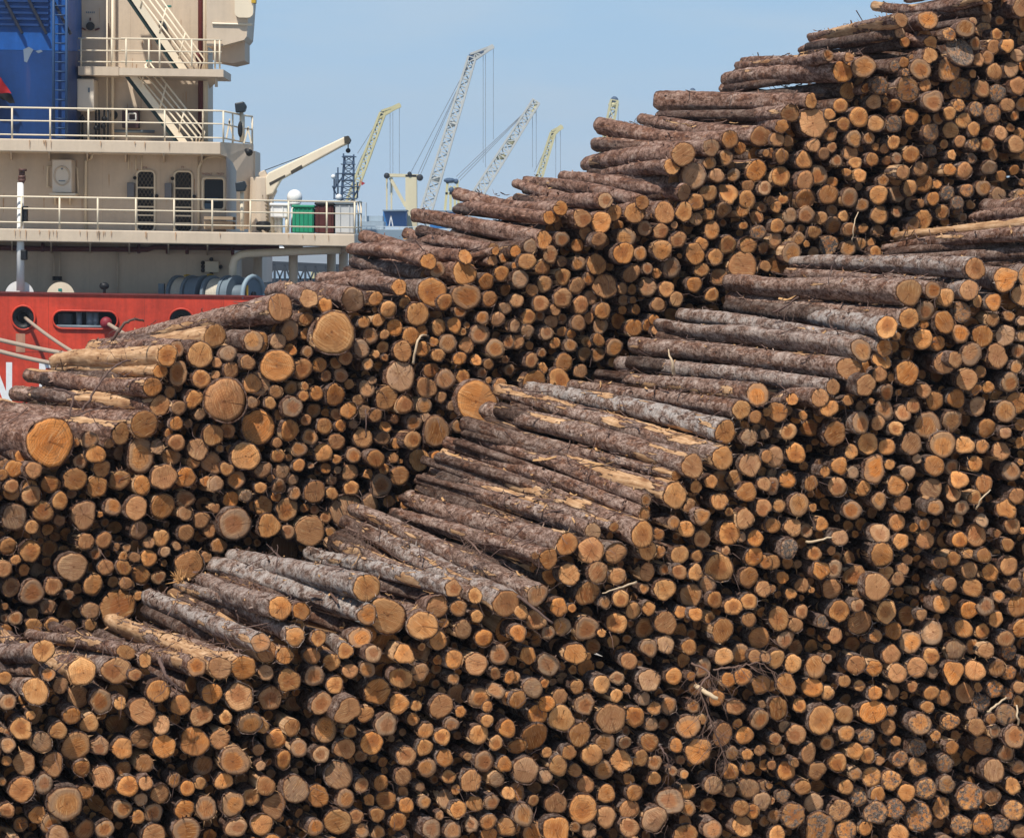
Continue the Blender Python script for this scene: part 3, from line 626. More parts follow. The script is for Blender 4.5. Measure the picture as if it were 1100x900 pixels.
# ---- build
for i, l in enumerate(logs):
    rng = np.random.default_rng(1000 + i); l['rng'] = rng
    h = on_face(l['pile'], l['x'], l['y'], l['off'])
    l['p0'] = h; sc = h[1] / F
    l['r0'] = l['r'] * sc * (1.08 if l['tail'] or l['r'] > 13 else 1.035)
    if l['tail']:
        tx_, ty_, tr = l['tail']
        if l['pile'] == 'A': depth = 3.6
        else: depth = 4.0
        q = on_face(l['pile'], tx_, ty_, depth)
        d = q - h; L = float(np.linalg.norm(d)); d = d / L
        if d.dot(D0) < .80:                                 # never turned too far from its neighbours
            d = d * .75 + D0 * .35; d /= np.linalg.norm(d)
        l['r1'] = tr * q[1] / F * 1.02
        l['L'] = L
    else:
        a = R.gauss(0, .03); b = R.gauss(0, .02)
        a += (.15 + max(0, l['x'] - 350) * .00018) if l['pile'] == 'B' else (.10 + max(0, l['x'] - 450) * .00016)
        d = D0 * math.cos(a) + np.array([math.cos(TH), math.sin(TH), 0]) * math.sin(a); d[2] += b; d /= np.linalg.norm(d)
        if 'under' in l:
            q = on_face(l['pile'], l['under'][0], l['under'][1], 3.0 if l['pile'] == 'A' else 3.5); d = q - h; d /= np.linalg.norm(d)
        l['L'] = (2.8 if l['pile'] == 'A' else 3.5) + R.uniform(-.2, .15); l['r1'] = l['r0'] * R.uniform(.72, .95)
    l['d'] = d
    if l['grey'] is None: l['grey'] = (R.uniform(.15, .45) if l['pile'] == 'A' else R.uniform(.2, .7))
    if l['peel'] is None: l['peel'] = R.choice([.05, .08, .1, .15, .2, .3, .45])
    tone = min(1, max(0, R.gauss(.45, .30)))
    if l['pile'] == 'A' and l['x'] > 560: tone = min(1, max(0, R.gauss(.52, .28)))
    if 'p' in l['fl']: tone = .95
    if 'o' in l['fl']: tone = .08
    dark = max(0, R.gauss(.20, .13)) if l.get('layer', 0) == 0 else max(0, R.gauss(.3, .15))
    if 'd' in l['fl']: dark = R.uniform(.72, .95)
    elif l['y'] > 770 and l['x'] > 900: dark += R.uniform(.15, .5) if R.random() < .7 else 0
    l['rndc'] = (tone, dark, R.random()); l['lichen_or_shade'] = R.random() * (.75 if l['pile'] == 'B' else .35)
    if not l['tail']: l['lichen_or_shade'] = -R.uniform(.22, .5)  # below zero: gap shade painted into the bark of logs in the face

def area(l):
    a = math.pi * l['r'] ** 2
    if l['x'] < l['r'] * .5 or l['x'] > 1100 - l['r'] * .3 or l['y'] > 900 - l['r'] * .3: a *= .4
    if l['x'] < -5 or l['x'] > 1106 or l['y'] > 906 or l['y'] < -5: a *= .02
    if 'b' in l['fl']: a *= .5
    if l['tail']:
        x1 = max(0, min(1100, l['tail'][0])); x0 = max(0, min(1100, l['x'])); a += abs(x0 - x1) * 9
    return a
order = sorted(range(n_seen), key=lambda i: -area(logs[i]))
single = order[:300]
sset = set(single)

def make(l, big):
    rng = l['rng']
    if big:
        nu = 28 if l['tail'] else (24 if l['r'] > 9 else 20); nv = 56 if l['tail'] else 16
    else:
        lay = l.get('layer', 0)
        nu, nv = ((16, 9) if l['vis'] else (13, 7)) if lay < 2 else (11, 4)
    el = 1.0; ea = 0
    if 't' in l['fl']: el = .85; ea = 0
    elif big and rng.random() < .35: el = rng.uniform(1.02, 1.1); ea = rng.uniform(0, 3.14)
    bend = rng.normal(0, .05 if l['r'] < 8.5 else .03) if l['tail'] else rng.normal(0, .01)
    return log_geometry(l['L'], l['r0'], l['r1'], nu, nv, rng, el, ea, bend, stubs=(rng.integers(2, 8) if l['tail'] else (1 if big else 0)), slivers=(rng.integers(5, 13) if big else (4 if l.get('layer', 0) < 2 else 0)), rec=not big)

stuff_v = []; stuff_f = []; stuff_m = []; stuff_lp = []; stuff_rn = []; stuff_cp = []; scnt = 0
for i, l in enumerate(logs):
    big = i in sset
    (bv, bf, blp), (dv, df, dcp) = make(l, big)
    roll = 0 if 't' in l['fl'] else float(l['rng'].uniform(0, 6.28))
    M = frame(l['d'], roll)
    lofs = l['rng'].uniform(-40, 40, 3)
    rb = np.tile(np.array([l['grey'], l['peel'], l['lichen_or_shade']]), (len(bv), 1)); rc = np.tile(np.array(l['rndc']), (len(dv), 1))
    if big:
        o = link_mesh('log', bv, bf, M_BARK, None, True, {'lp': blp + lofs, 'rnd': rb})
        m4 = Matrix.Identity(4)
        for a in range(3):
            for b in range(3): m4[a][b] = float(M[a, b])
            m4[a][3] = float(l['p0'][a])
        o.matrix_world = m4
        c = link_mesh('cut_end', dv, df, M_CUT, o, False, {'cp': dcp, 'rnd': rc})
        c.data.polygons.foreach_set('use_smooth', np.ones(len(c.data.polygons), dtype=bool))
        l['obj'] = o
        tag(o, None, 'log', 'logs of the tall rear pile' if l['pile'] == 'A' else 'logs of the front pile')
    else:
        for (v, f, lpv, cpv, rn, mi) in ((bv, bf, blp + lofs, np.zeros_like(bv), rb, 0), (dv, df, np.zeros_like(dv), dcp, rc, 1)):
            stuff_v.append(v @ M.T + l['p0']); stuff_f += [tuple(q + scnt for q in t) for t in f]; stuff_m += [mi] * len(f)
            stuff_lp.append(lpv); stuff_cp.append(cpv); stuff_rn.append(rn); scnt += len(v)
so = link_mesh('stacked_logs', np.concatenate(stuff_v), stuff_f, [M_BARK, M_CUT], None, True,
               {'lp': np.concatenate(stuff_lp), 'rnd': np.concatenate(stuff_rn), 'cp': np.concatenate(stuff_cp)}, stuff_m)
tag(so, 'the many smaller and deeper log ends filling both stacked piles', 'logs', None, 'stuff')
# ------------------------------------------------------------------ materials of the harbour
BEIGE = paint('ship_beige_paint', (.57, .465, .35), .13, .65, .5)
BEIGE_L = paint('ship_rail_paint', (.74, .64, .48), .08, .3, .45)
RED = paint('ship_red_hull_paint', (.50, .047, .022), .45, 1.0, .5, 1.0, (.10, .03, .02))
BLUE = paint('funnel_blue_paint', (.006, .075, .30), .34, .4, .45, 1.0, (.16, .16, .17))
DBLUE = paint('dark_blue_paint', (.004, .034, .14), .3, .3, .45)
WHITE = paint('white_paint', (.80, .80, .78), .05, .2, .45)
GREYP = paint('winch_grey_paint', (.155, .20, .235), .14, .35, .45, 2)
GREYL = paint('light_grey_paint', (.47, .49, .50), .10, .25, .5, 1)
BLACK = flat('black_fitting', (.012, .013, .015), .5)
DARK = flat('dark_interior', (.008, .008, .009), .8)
GLASS = flat('dark_window_glass', (.006, .008, .011), .45)
PIPE = paint('maroon_pipe_paint', (.115, .022, .018), .15, .2, .5)
GREEN = paint('green_bin_paint', (.012, .235, .13), .15, .2, .5, 2)
BROWN = paint('brown_bin_paint', (.075, .018, .016), .15, .2, .5, 2)
ROPE = flat('hemp_rope', (.38, .30, .23), .9, 0, .35, 30)
YEL = paint('crane_yellow_paint', (.58, .53, .29), .12, .15, .6, .3)
CRM = paint('crane_cream_paint', (.66, .58, .38), .1, .25, .5, .2)
PGRY = paint('crane_pale_grey_paint', (.52, .53, .50), .1, .2, .5, .3)
NAVY = paint('mast_blue_grey', (.045, .085, .15), .15, .1, .6, .2)
HAZEG = paint('far_grey_paint', (.20, .27, .33), .1, .1, .7, .1)
SHED = paint('shed_blue_paint', (.02, .17, .46), .1, .15, .6, .1)
CABLE = flat('steel_cable', (.28, .32, .37), .5, .1)
FRED = flat('flag_red_cloth', (.42, .018, .022), .9)
FBLK = flat('flag_black_cloth', (.012, .011, .012), .9)
TEAL = flat('teal_lettering', (.012, .20, .17), .6)
RLET = flat('maroon_lettering', (.22, .06, .05), .6)
YBR = paint('yellow_band_paint', (.52, .33, .03), .1, .1, .5)
TWIG = flat('bare_twig_bark', (.135, .085, .07), .9, 0, .4, 40)
TWIGP = flat('peeled_twig_wood', (.58, .44, .29), .85, 0, .25, 40)
STRIP = flat('loose_bark', (.13, .075, .055), .95, 0, .5, 30)
ROOF = paint('grey_roof_sheet', (.22, .25, .28), .08, .1, .7, .2)

# ------------------------------------------------------------------ ground and water
def sheet(name, pts, z, mat):
    o = link_mesh(name, [(x, y, z) for x, y in pts], [tuple(range(len(pts)))], mat); return tag(o, kind='structure')
t = NT('quay_concrete_dusty'); p = t.pos()
q = t.noise(p, .8, 6, .65); q2 = t.noise(p, 40, 4, .7)
cc = t.mix(q, (.30, .27, .23), (.44, .40, .35)); cc = t.mix(t.math('MULTIPLY', t.step(q2, .55, .7), .5), cc, (.22, .16, .11))
t.bump(q2, .5, .01); M_QUAY = t.out(cc, .9)
t = NT('harbour_water'); p = t.pos()
wv = t.noise(t.vmath('MULTIPLY', p, (.5, .9, 1)), .6, 5, .6); t.bump(wv, .35, .3); M_WATER = t.out((.025, .06, .085), .12, 0, .5)
sheet('water', [(-1400, 79), (1400, 79), (1400, 1500), (-1400, 1500)], -2.5, M_WATER)
qb = MB().box((-600, -80, -4), (600, 79, 0)); qo = qb.build('quay', M_QUAY); tag(qo, kind='structure')
sk = MB().box((-600, 79.003, -4), (600, 79.4, .12)); so2 = sk.build('quay_kerb', flat('quay_concrete', (.33, .31, .28), .85)); tag(so2, kind='structure')

# ------------------------------------------------------------------ the ship
YS = 95.0
ship = empty('cargo_ship', (-12, YS, -2.5), 'red hulled cargo ship with beige decks and a blue funnel behind the logs', 'ship')
TILT = .016
def S(px, py, dy=0.0):                     # py is given for px = 0; the whole ship lists a little
    return P(px, py + TILT * px, YS + dy)
def sbox(mb, x0, y0, x1, y1, d0, d1):
    """box whose front face, at depth YS + d0, covers the given pixels (with the ship's list); goes back to d1"""
    a = [S(x0, y0, d0), S(x1, y0, d0), S(x1, y1, d0), S(x0, y1, d0)]
    return mb.prism(a, (0, d1 - d0, 0))
def ring_pts(cx, cy, rx, ry, d, n=28, p=2.0):
    out = []
    for k in range(n):
        a = 2 * math.pi * k / n; c, s_ = math.cos(a), math.sin(a)
        out.append(S(cx + rx * math.copysign(abs(c) ** (2 / p), c), cy + ry * math.copysign(abs(s_) ** (2 / p), s_), d))
    return out
def slot_pts(x0, x1, y0, y1, d, n=8):
    r = (y1 - y0) / 2; cy = (y0 + y1) / 2; out = []
    for k in range(n + 1):
        a = -math.pi / 2 + math.pi * k / n; out.append(S(x1 - r + r * math.cos(a), cy + r * math.sin(a), d))
    for k in range(n + 1):
        a = math.pi / 2 + math.pi * k / n; out.append(S(x0 + r + r * math.cos(a), cy + r * math.sin(a), d))
    return out

# hull plate with fairlead holes
import bmesh
def plate_with_holes(outer, holes, thick, name, mat, parent):
    bm = bmesh.new(); off = np.array(wloc(parent)); edges = []
    for loop in [outer] + holes:
        vs = [bm.verts.new(tuple(p_ - off)) for p_ in loop]
        for i in range(len(vs)): edges.append(bm.edges.new((vs[i], vs[(i + 1) % len(vs)])))
    bmesh.ops.triangle_fill(bm, use_beauty=True, use_dissolve=False, edges=edges)
    ret = bmesh.ops.extrude_face_region(bm, geom=bm.faces[:])
    bmesh.ops.translate(bm, verts=[e for e in ret['geom'] if isinstance(e, bmesh.types.BMVert)], vec=(0, thick, 0))
    bmesh.ops.recalc_face_normals(bm, faces=bm.faces[:])
    me = bpy.data.meshes.new(name); bm.to_mesh(me); bm.free(); me.materials.append(mat)
    o = bpy.data.objects.new(name, me); COL.objects.link(o); o.parent = parent; return o
hull = plate_with_holes([S(-420, 315), S(450, 315), S(450, 545), S(-420, 545)],
                        [ring_pts(25, 341, 12, 12.5, 0), slot_pts(57, 126, 333, 351.5, 0), ring_pts(195, 341, 13, 12, 0)], .12, 'hull', RED, ship)
inner = MB(); sbox(inner, -420, 372, 450, 545, .125, 16); sbox(inner, -420, 330, 450, 372, 5, 5.2)
inner.build('hull_bottom', RED, ship)
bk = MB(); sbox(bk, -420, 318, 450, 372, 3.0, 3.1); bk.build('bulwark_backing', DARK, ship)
dk = MB(); sbox(dk, -420, 368, 450, 371.5, .13, 12); dk.build('mooring_deck', GREYP, ship)
capr = MB(); sbox(capr, -420, 313.2, 450, 315, -.06, .2); capr.build('bulwark_cap', paint('hull_edge_paint', (.16, .03, .025), .2, .4), ship)
for loop, nm in ((ring_pts(25, 341, 12.6, 13, -.05, 30), 'fairlead'), (slot_pts(56.5, 126.5, 332.5, 352, -.05), 'fairlead'), (ring_pts(195, 341, 13.5, 12.5, -.05, 30), 'fairlead')):
    m = MB(); m.tube(loop + [loop[0]], .035, 6, False); m.build(nm, RED, hull, True)
for cx in (25, 195):
    m = MB(); lp_ = ring_pts(cx, 341, 11, 11.5, .16, 26); m.tube(lp_ + [lp_[0]], .16, 8, False); m.build('roller_collar', BLACK, hull, True)
m = MB(); m.tube([S(85, 334, .25), S(85, 352, .25)], .09); m.tube([S(103, 334, .25), S(103, 352, .25)], .09); m.tube([S(97, 334, .3), S(97, 352, .3)], .13); m.build('roller', GREYP, hull, True)
m = MB(); m.tube([S(60, 349.5, .1), S(124, 349.5, .1)], .05); m.build('chock_lip', GREYP, hull, True)
m = MB(); sbox(m, 10, 337, 18, 352, .9, 1.3); m.build('bollard', GREYP, ship); m = MB(); m.tube([S(70, 336, 1), S(70, 352, 1)], .22); m.build('bollard', GREYP, ship, True)
rm_ = MB(); rm_.ball(S(114, 345, -.25), .19, 16, 10, (1, .8, 1)); rm_.build('red_float', paint('float_red', (.23, .02, .03), .1), hull, True)
# white draught letters on the hull
M_LET = flat('white_lettering', (.72, .73, .74), .6, 0, .15)
let = MB()
sbox(let, 6.5, 389, 13, 432, -.004, .01); let.prism([S(-14, 385, -.006), S(-7, 385, -.006), S(11, 432, -.006), S(4, 432, -.006)], (0, .01, 0)); sbox(let, -20, 389, -13.5, 432, -.004, .01)
let.build('hull_letter', M_LET, hull); let = MB()
sbox(let, 42, 388, 49, 432, -.004, .01); sbox(let, 49.2, 388, 62, 394.5, -.004, .01); sbox(let, 49.2, 407, 60, 413, -.004, .01)
let.build('hull_letter', M_LET, hull)
st = MB(); sbox(st, 17, 358, 27, 378, -.012, .01); st.build('scuffed_patch', paint('scuffed_hull', (.40, .20, .13), .3, .5, .7, 3), hull)

# lower house wall, deck one
m = MB(); sbox(m, -420, 254, 252, 318, 3.2, 12.9); wall1 = m.build('lower_house_wall', BEIGE, ship)
m = MB(); sbox(m, 252.3, 254, 275, 300, 6, 12.9); m.build('lower_house_return', BEIGE, ship)
m = MB(); sbox(m, -420, 245.5, 381, 259, 0, 4.2); deck1 = m.build('deck', BEIGE, ship, bevel=.03)
m = MB()
for x in range(-30, 250, 42): m = MB(); m.prism([S(x, 259.2, .25), S(x, 259.2, 3.19), S(x, 271, 3.19), S(x, 261, .25)], (.05, 0, 0)); m.build('deck_bracket', BEIGE, deck1)
m = MB(); m.tube([S(-420, 266, 2.9), S(60, 266.5, 2.9), S(158, 265.5, 2.9), S(166, 263, 2.9), S(300, 262, 2.9)], .085)
for x in (46, 149, 180, 201, 250): m.tube([S(x - 1.6, 265, 2.9), S(x + 1.6, 265, 2.9)], .15)
m.build('fire_main_pipe', PIPE, ship, True)
m = MB()
for x in (58, 64, 126): m.tube([S(x, 262, 3.05), S(x, 316, 3.05)], .035)
m.build('conduit', BEIGE, wall1, True)
m = MB()
m.tube([S(250, 300, 1.2), S(250, 282, 1.2), S(252, 274, 1.2), S(258, 270, 1.2), S(266, 268.3, 1.2), S(330, 264.5, 1.2), S(366, 262.5, 1.2)], .13)
m.build('vent_pipe', BEIGE_L, ship, True)
for x, dd in ((277, 3.6), (315, 2.0), (356, 3.6), (369, 2.0), (378, 1.0)):
    m = MB(); m.tube([S(x, 259, dd), S(x, 330, dd)], .15 if x < 370 else .10, 10); m.tube([S(x, 259.2, dd), S(x, 266, dd)], [.34, .15]); m.build('deck_pillar', BEIGE, ship, True)
m = MB(); sbox(m, 220, 277, 235, 289, 3.0, 3.18); e_ = m.build('junction_box', BEIGE_L, wall1, bevel=.02)
m = MB()
for x, y in ((218, 283), (237, 283), (227, 275.2), (227, 291), (218, 279), (218, 287)): m.ball(S(x, y, 3.05), .07)
m.build('clamp', BLACK, e_, True)
for cx, r in ((21, 15.5), (65, 15)):
    m = MB(); m.tube([S(cx, 317, .5), S(cx, 317, .62)], r * 95.6 / F, 36); w_ = m.build('cover_plate', WHITE if cx < 30 else BEIGE_L, ship, False)
m = MB(); m.prism([S(62.5, 309, 0.49), S(66.5, 309, 0.49), S(66.5, 312, 0.49), S(62.5, 312, 0.49)], (0, .008, 0)); m.build('emblem', TEAL, w_)
m = MB(); m.ball(S(112, 305.5, .1), .15, 12, 8, (1.05, .8, .8)); m.tube([S(112, 307, .1), S(112, 314, .1)], .05); sbox(m, 108, 302, 112, 304, .02, .2); m.build('floodlight', BLACK, ship, True)
for x in (59, 64):
    m = MB(); m.tube([S(x, 296, 3), S(x, 300.5, 3)], .08); m.build('valve', BLACK, wall1, True)

# railings: posts and three rails
def railing(x0, x1, yt, posts, d, parent, name='railing', rails=(0, 12.8, 27.5), foot=34, end=None):
    m = MB()
    for r_ in rails:
        pts = [S(x0, yt + r_, d), S(x1, yt + r_, d)]
        if end: pts += [S(ex, yt + r_ + ey, ed) for ex, ey, ed in end]
        m.tube(pts, .026 if r_ else .032, 6)
    for x in posts: m.tube([S(x, yt, d), S(x, yt + foot, d)], .032, 6)
    if end:
        for ex, ey, ed in end: m.tube([S(ex, yt + ey, ed), S(ex, yt + foot + ey, ed)], .032, 6)
    return m.build(name, BEIGE_L, parent, True)
railing(-180, 382, 211, [x for x in range(-141, 383, 41)] + [381], .08, deck1, end=[(385, -.3, 2.0), (388, -.3, 4.0)])

# middle house: wall with two doors and a window, deck two
HD = 2.3
m = MB(); sbox(m, -420, 150, 243, 246, HD, 13); wall2 = m.build('house_wall', BEIGE, ship)
m = MB(); sbox(m, -420, 149, 237, 162.5, .2, 12); deck2 = m.build('deck', BEIGE, ship, bevel=.03)
m = MB()
for x in range(-30, 236, 41): m = MB(); m.prism([S(x, 162.7, .4), S(x, 162.7, HD - .01), S(x, 172, HD - .01), S(x, 164.5, .4)], (.05, 0, 0)); m.build('deck_bracket', BEIGE, deck2)
# the rounded bulkhead closing the walkway at the right
bul = [S(237.2, 149, .2), S(272, 151, 1.8), S(272, 242, 1.8), S(254, 242, .9), S(254, 180, .9), S(250, 171, .8), S(244, 165, .5), S(237.2, 162.5, .2)]
m = MB(); m.prism(bul, (0, .12, 0)); m.build('end_bulkhead', GREYL if False else BEIGE, ship)
m = MB(); sbox(m, 270, 158, 274, 242, 1.95, 4); m.build('end_bulkhead_return', BEIGE, ship)
frm = MB(); arch = [S(213.5, 242, HD - .05), S(213.5, 178, HD - .05), S(216, 171, HD - .05), S(222, 166, HD - .05), S(232, 164, HD - .05), S(242, 166, HD - .05)]
frm.tube(arch, .05, 6); frm.build('arch_frame', BEIGE_L, wall2, True)
def rrect(x0, y0, x1, y1, r, d, n=5):
    out = []
    for cx, cy, a0 in ((x1 - r, y0 + r, -90), (x1 - r, y1 - r, 0), (x0 + r, y1 - r, 90), (x0 + r, y0 + r, 180)):
        for k in range(n + 1):
            a = math.radians(a0 + 90 * k / n); out.append(S(cx + r * math.cos(a), cy + r * math.sin(a), d))
    return out
M_MESH = flat('wire_mesh_door', (.16, .13, .09), .6)
for x0 in (146.8, 187.2):
    m = MB(); lp_ = rrect(x0, 181, x0 + 19.5, 246, 5, HD - .03); m.tube(lp_ + [lp_[0]], .04, 6, False); dr = m.build('door', BEIGE_L, wall2, True)
    m = MB(); m.prism(rrect(x0 + .6, 181.6, x0 + 18.9, 246, 4.5, HD - .02), (0, .016, 0)); m.build('opening', DARK, dr)
    m = MB()
    for k in range(-8, 10):                                          # diagonal wire mesh in front of the dark opening
        for sgn in (1, -1):
            pa = []
            for t_ in np.linspace(0, 1, 40):
                yy = 183 + t_ * 62; xx = x0 + 10 + k * 4.2 + sgn * (yy - 214) * .62
                if x0 + 1 < xx < x0 + 18.5: pa.append(S(xx, yy, HD - .035))
            if len(pa) > 2: m.tube([pa[0], pa[-1]], .008, 3, False)
    m.build('mesh', M_MESH, dr)
    m = MB()
    for y in (198.5, 219, 228, 236): sbox(m, x0 + .5, y, x0 + 19, y + 1.6, HD - .05, HD - .022)
    m.build('crossbar', BEIGE_L, dr)
    m = MB(); sbox(m, x0 - 10.5, 194, x0 - 3, 210, HD - .28, HD - .01); m.build('locker_box', paint('locker_grey', (.145, .15, .165), .1), wall2, bevel=.02)
    m = MB(); m.ball(S(x0 - 2, 189, HD - .08), .06); m.ball(S(x0 + 21.5, 208, HD - .08), .06); m.build('hinge', BLACK, dr, True)
m = MB(); lp_ = rrect(218, 187.5, 241.5, 222, 4, HD - .04); m.tube(lp_ + [lp_[0]], .055, 6, False); wi = m.build('window', BEIGE_L, wall2, True)
m = MB(); m.prism(rrect(218.5, 188, 241, 221.5, 4, HD - .02), (0, .016, 0)); m.build('pane', GLASS, wi)
m = MB(); sbox(m, 222, 209, 234, 213, HD - .1, HD - .025); sbox(m, 220, 215, 228, 221, HD - .1, HD - .025); m.build('clutter', paint('interior_blue', (.05, .10, .16), .2), wi)
m = MB()
for x in (138, 146, 152, 212.6): MB().tube([S(x, 165, HD - .05), S(x, 180 if x < 200 else 246, HD - .05)], .02, 5).build('wall_pipe', BEIGE_L, wall2, True)
for pts_, r_ in (([S(99, 164, HD - .5), S(98, 168, HD - .12), S(92, 172, HD - .06), S(92, 246, HD - .06)], .05), ([S(80, 178, HD - .06), S(83, 180, HD - .06), S(84, 208, HD - .06)], .035), ([S(56, 178, HD - .06), S(51, 178, HD - .06), S(51, 200, HD - .06), S(55, 200, HD - .06)], .035)):
    MB().tube(pts_, r_, 7).build('wall_pipe', BEIGE_L, wall2, True)
m = MB(); sbox(m, 56, 170.5, 77, 206, HD - .85, HD - .01); ac = m.build('fan_box', WHITE, ship, bevel=.03, label='white wall box with a round fan cover')
ac.data.materials[0] = paint('fan_box_paint', (.72, .63, .52), .05, .2)
m = MB(); lp_ = ring_pts(66.5, 188, 8.2, 10, HD - .86, 30); m.tube(lp_ + [lp_[0]], .03, 5, False); m.build('fan_ring', BEIGE, ac, True)
m = MB(); m.ball(S(66.5, 180.5, HD - .87), .03); sbox(m, 63, 193, 70, 194, HD - .87, HD - .853); m.build('fan_badge', GREYP, ac)
m = MB(); sbox(m, 53, 206.5, 81, 209, HD - 1, HD - .01); m.prism([S(58, 209.2, HD - .8), S(58, 209.2, HD - .02), S(58, 219, HD - .02)], (.06, 0, 0)); m.prism([S(74, 209.2, HD - .8), S(74, 209.2, HD - .02), S(74, 219, HD - .02)], (.06, 0, 0)); m.build('shelf_bracket', BEIGE_L, wall2)
# small notices over doors and window: strokes as at this distance
m = MB()
for x0, y0, n_ in ((154, 176.5, 3), (195, 175.5, 2), (217, 182.5, 7), (233, 182, 5)):
    for k in range(n_):
        sbox(m, x0 + k * 1.6, y0, x0 + k * 1.6 + .35, y0 + 2.2, HD - .012, HD - .003); sbox(m, x0 + k * 1.6 + .4, y0 + (k % 3) * .8, x0 + k * 1.6 + 1.1, y0 + (k % 3) * .8 + .4, HD - .012, HD - .003)
m.build('notice_lettering', RLET, wall2)
railing(-180, 231, 115.5, [x for x in range(-151, 225, 41)] + [218], .3, deck2, rails=(0, 14, 29), foot=33.5, end=[(240, .2, .3), (250, 2.2, 1.0), (262, 4.5, 1.6), (271, 5.5, 1.9)])
m = MB()
for a, b in (((243, 146), (247, 124)), ((252, 148), (246, 126)), ((262, 150), (267, 132)), ((270, 150), (266, 133))): m.bar(S(a[0], a[1], 1.2), S(b[0], b[1], 1.2), .05)
m.build('railing_stay', BEIGE_L, deck2)
for x, y, y2, dd in ((258.5, 111, 148, 1.3), (259, 196, 244, .3)):
    m = MB(); m.tube([S(x + 1, y + 6, dd), S(x + 1, y2, dd)], .065); fl_ = m.build('floodlight_post', BEIGE_L, ship, True)
    m = MB(); m.prism([S(x - 6.5, y - 4, dd - .3), S(x + 3, y - 6, dd - .3), S(x + 6, y - 1, dd - .3), S(x + 4, y + 5, dd - .3), S(x - 5.5, y + 6, dd - .3)], (0, .4, 0)); m.build('floodlight', paint('lamp_black', (.018, .025, .032), .1, .1, .4), fl_, bevel=.03)
m = MB(); m.ball(S(258, 135, 1.2), .10, 10, 8, (.8, .8, 2.6)); m.build('horn', BLACK, ship, True)
m = MB(); m.tube([S(264, 157, .95), S(268, 160, .7)], [.05, .12]); m.build('bulkhead_lamp', BLACK, ship, True)

# stair house with funnel
m = MB(); sbox(m, 60, -160, 223, 150, 3.4, 5.2); wall3 = m.build('upper_house_wall', BEIGE, ship)
m = MB(); sbox(m, 224, -160, 266, 2, 4.0, 5.2); m.build('bridge_wing_wall', BEIGE, ship)
m = MB(); m.prism([S(128, 71, .6), S(240, 71, .6), S(240, 79, .6), S(128, 79, .6)], (0, 2.6, 0)); m.prism([S(84, 70, 2.0), S(127.5, 70, 2.0), S(127.5, 79.5, 2.0), S(84, 79.5, 2.0)], (0, 6, 0)); deck3 = m.build('deck', BEIGE, ship)
m = MB(); m.prism([S(222, 79.2, 1.2), S(238, 79.2, 1.2), S(225, 92, 3.2)], (0, .06, 0)); m.tube([S(232, 80, 1.1), S(232.5, 90, 1.1)], .05); m.build('deck_bracket', BEIGE, deck3)
railing(84, 134, 40, [87, 120], 2.1, deck3, rails=(0, 13, 25), foot=30.5)
railing(130, 238, 39.5, [135.5, 160, 171.5, 206, 231, 236], .7, deck3, rails=(0, 13, 25), foot=31)
m = MB(); m.tube([S(215.5, -160, 3.1), S(215.5, 150, 3.1)], .085); m.ball(S(213, 58, 3), .1, 8, 6, (1, 1, 2)); m.build('riser_pipe', PIPE, wall3, True)
for x, r_ in ((219.8, .08), (222, .05), (121, .05), (115, .03)): MB().tube([S(x, -160 if x > 200 else -20, 3.15), S(x, 150, 3.15)], r_).build('wall_pipe', BEIGE_L, wall3, True)
def stair(x0, y0, x1, y1, d, parent):
    """flight from the upper left down to the right, seen from its side"""
    m = MB()
    for dd in (d, d + 1.0):
        m.bar(S(x0, y0, dd), S(x1, y1, dd), .07, .30, (0, 1, 0)) if False else m.prism([S(x0 + 4, y0 - 3, dd), S(x0 + 13, y0 - 3, dd), S(x1 + 9, y1, dd), S(x1, y1, dd)], (0, .05, 0))
    s_ = m.build('stair_stringer', BEIGE_L, parent)
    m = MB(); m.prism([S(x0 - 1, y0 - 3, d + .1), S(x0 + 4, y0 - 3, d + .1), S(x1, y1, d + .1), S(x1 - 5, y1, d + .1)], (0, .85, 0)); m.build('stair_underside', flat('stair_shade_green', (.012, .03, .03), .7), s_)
    m = MB(); n_ = 10
    for k in range(1, n_):
        u = k / n_; m.box(S(x0 + 5 + (x1 - x0) * u, y0 + (y1 - y0) * u, d + .06), S(x0 + 13 + (x1 - x0) * u, y0 + (y1 - y0) * u + 1, d + .95))
    m.build('tread', GREYP, s_)
    m = MB()
    for dd in (d, d + 1.02):
        for h in (7, 15, 22, 29):
            m.tube([S(x0 + 10 + h * .55, y0 - h * .62, dd), S(x1 + 10 + h * .62, y1 - h * .35, dd), S(x1 + 12 + h * .45, y1, dd)], .03, 6)
        for u in (.15, .5, .85):
            xx = x0 + 9 + (x1 - x0) * u; yy = y0 + (y1 - y0) * u; m.tube([S(xx, yy, dd), S(xx + 7, yy - 27, dd)], .03, 6)
    m.build('stair_rail', BEIGE_L, s_, True)
stair(133, -5, 192, 71, 1.6, ship); stair(133, 81, 192, 149, 1.3, ship)
# fittings on the stair house walls
m = MB(); m.tube([S(97, 27, 3.2), S(97, 27, 3.4)], .14, 18); m.build('porthole', BLACK, wall3)
m = MB(); m.bar(S(88, 29, 3.35), S(92, 31, 3.35), .05); m.bar(S(102, 31, 3.35), S(107, 29, 3.35), .05); m.bar(S(97, 18, 3.35), S(97, 21, 3.35), .04); sbox(m, 114.5, 23, 116, 40, 3.2, 3.4); m.tube([S(84, 23, 3.1), S(84, 23, 3.4)], .08); m.build('wall_fitting', PIPE, wall3)
m = MB()
for k in range(5): sbox(m, 92.5 + k * 2, 11.2, 93.7 + k * 2, 13, 3.385, 3.41)
m.build('sign_lettering', GREYP, wall3)
m = MB(); m.prism([S(169, 20, 3.1), S(176, 20.5, 3.1), S(179, 27, 3.1), S(178, 33, 3.1), S(172, 27, 3.1)], (0, .3, 0)); m.build('lamp', paint('lamp_slate', (.06, .075, .085), .1), wall3)
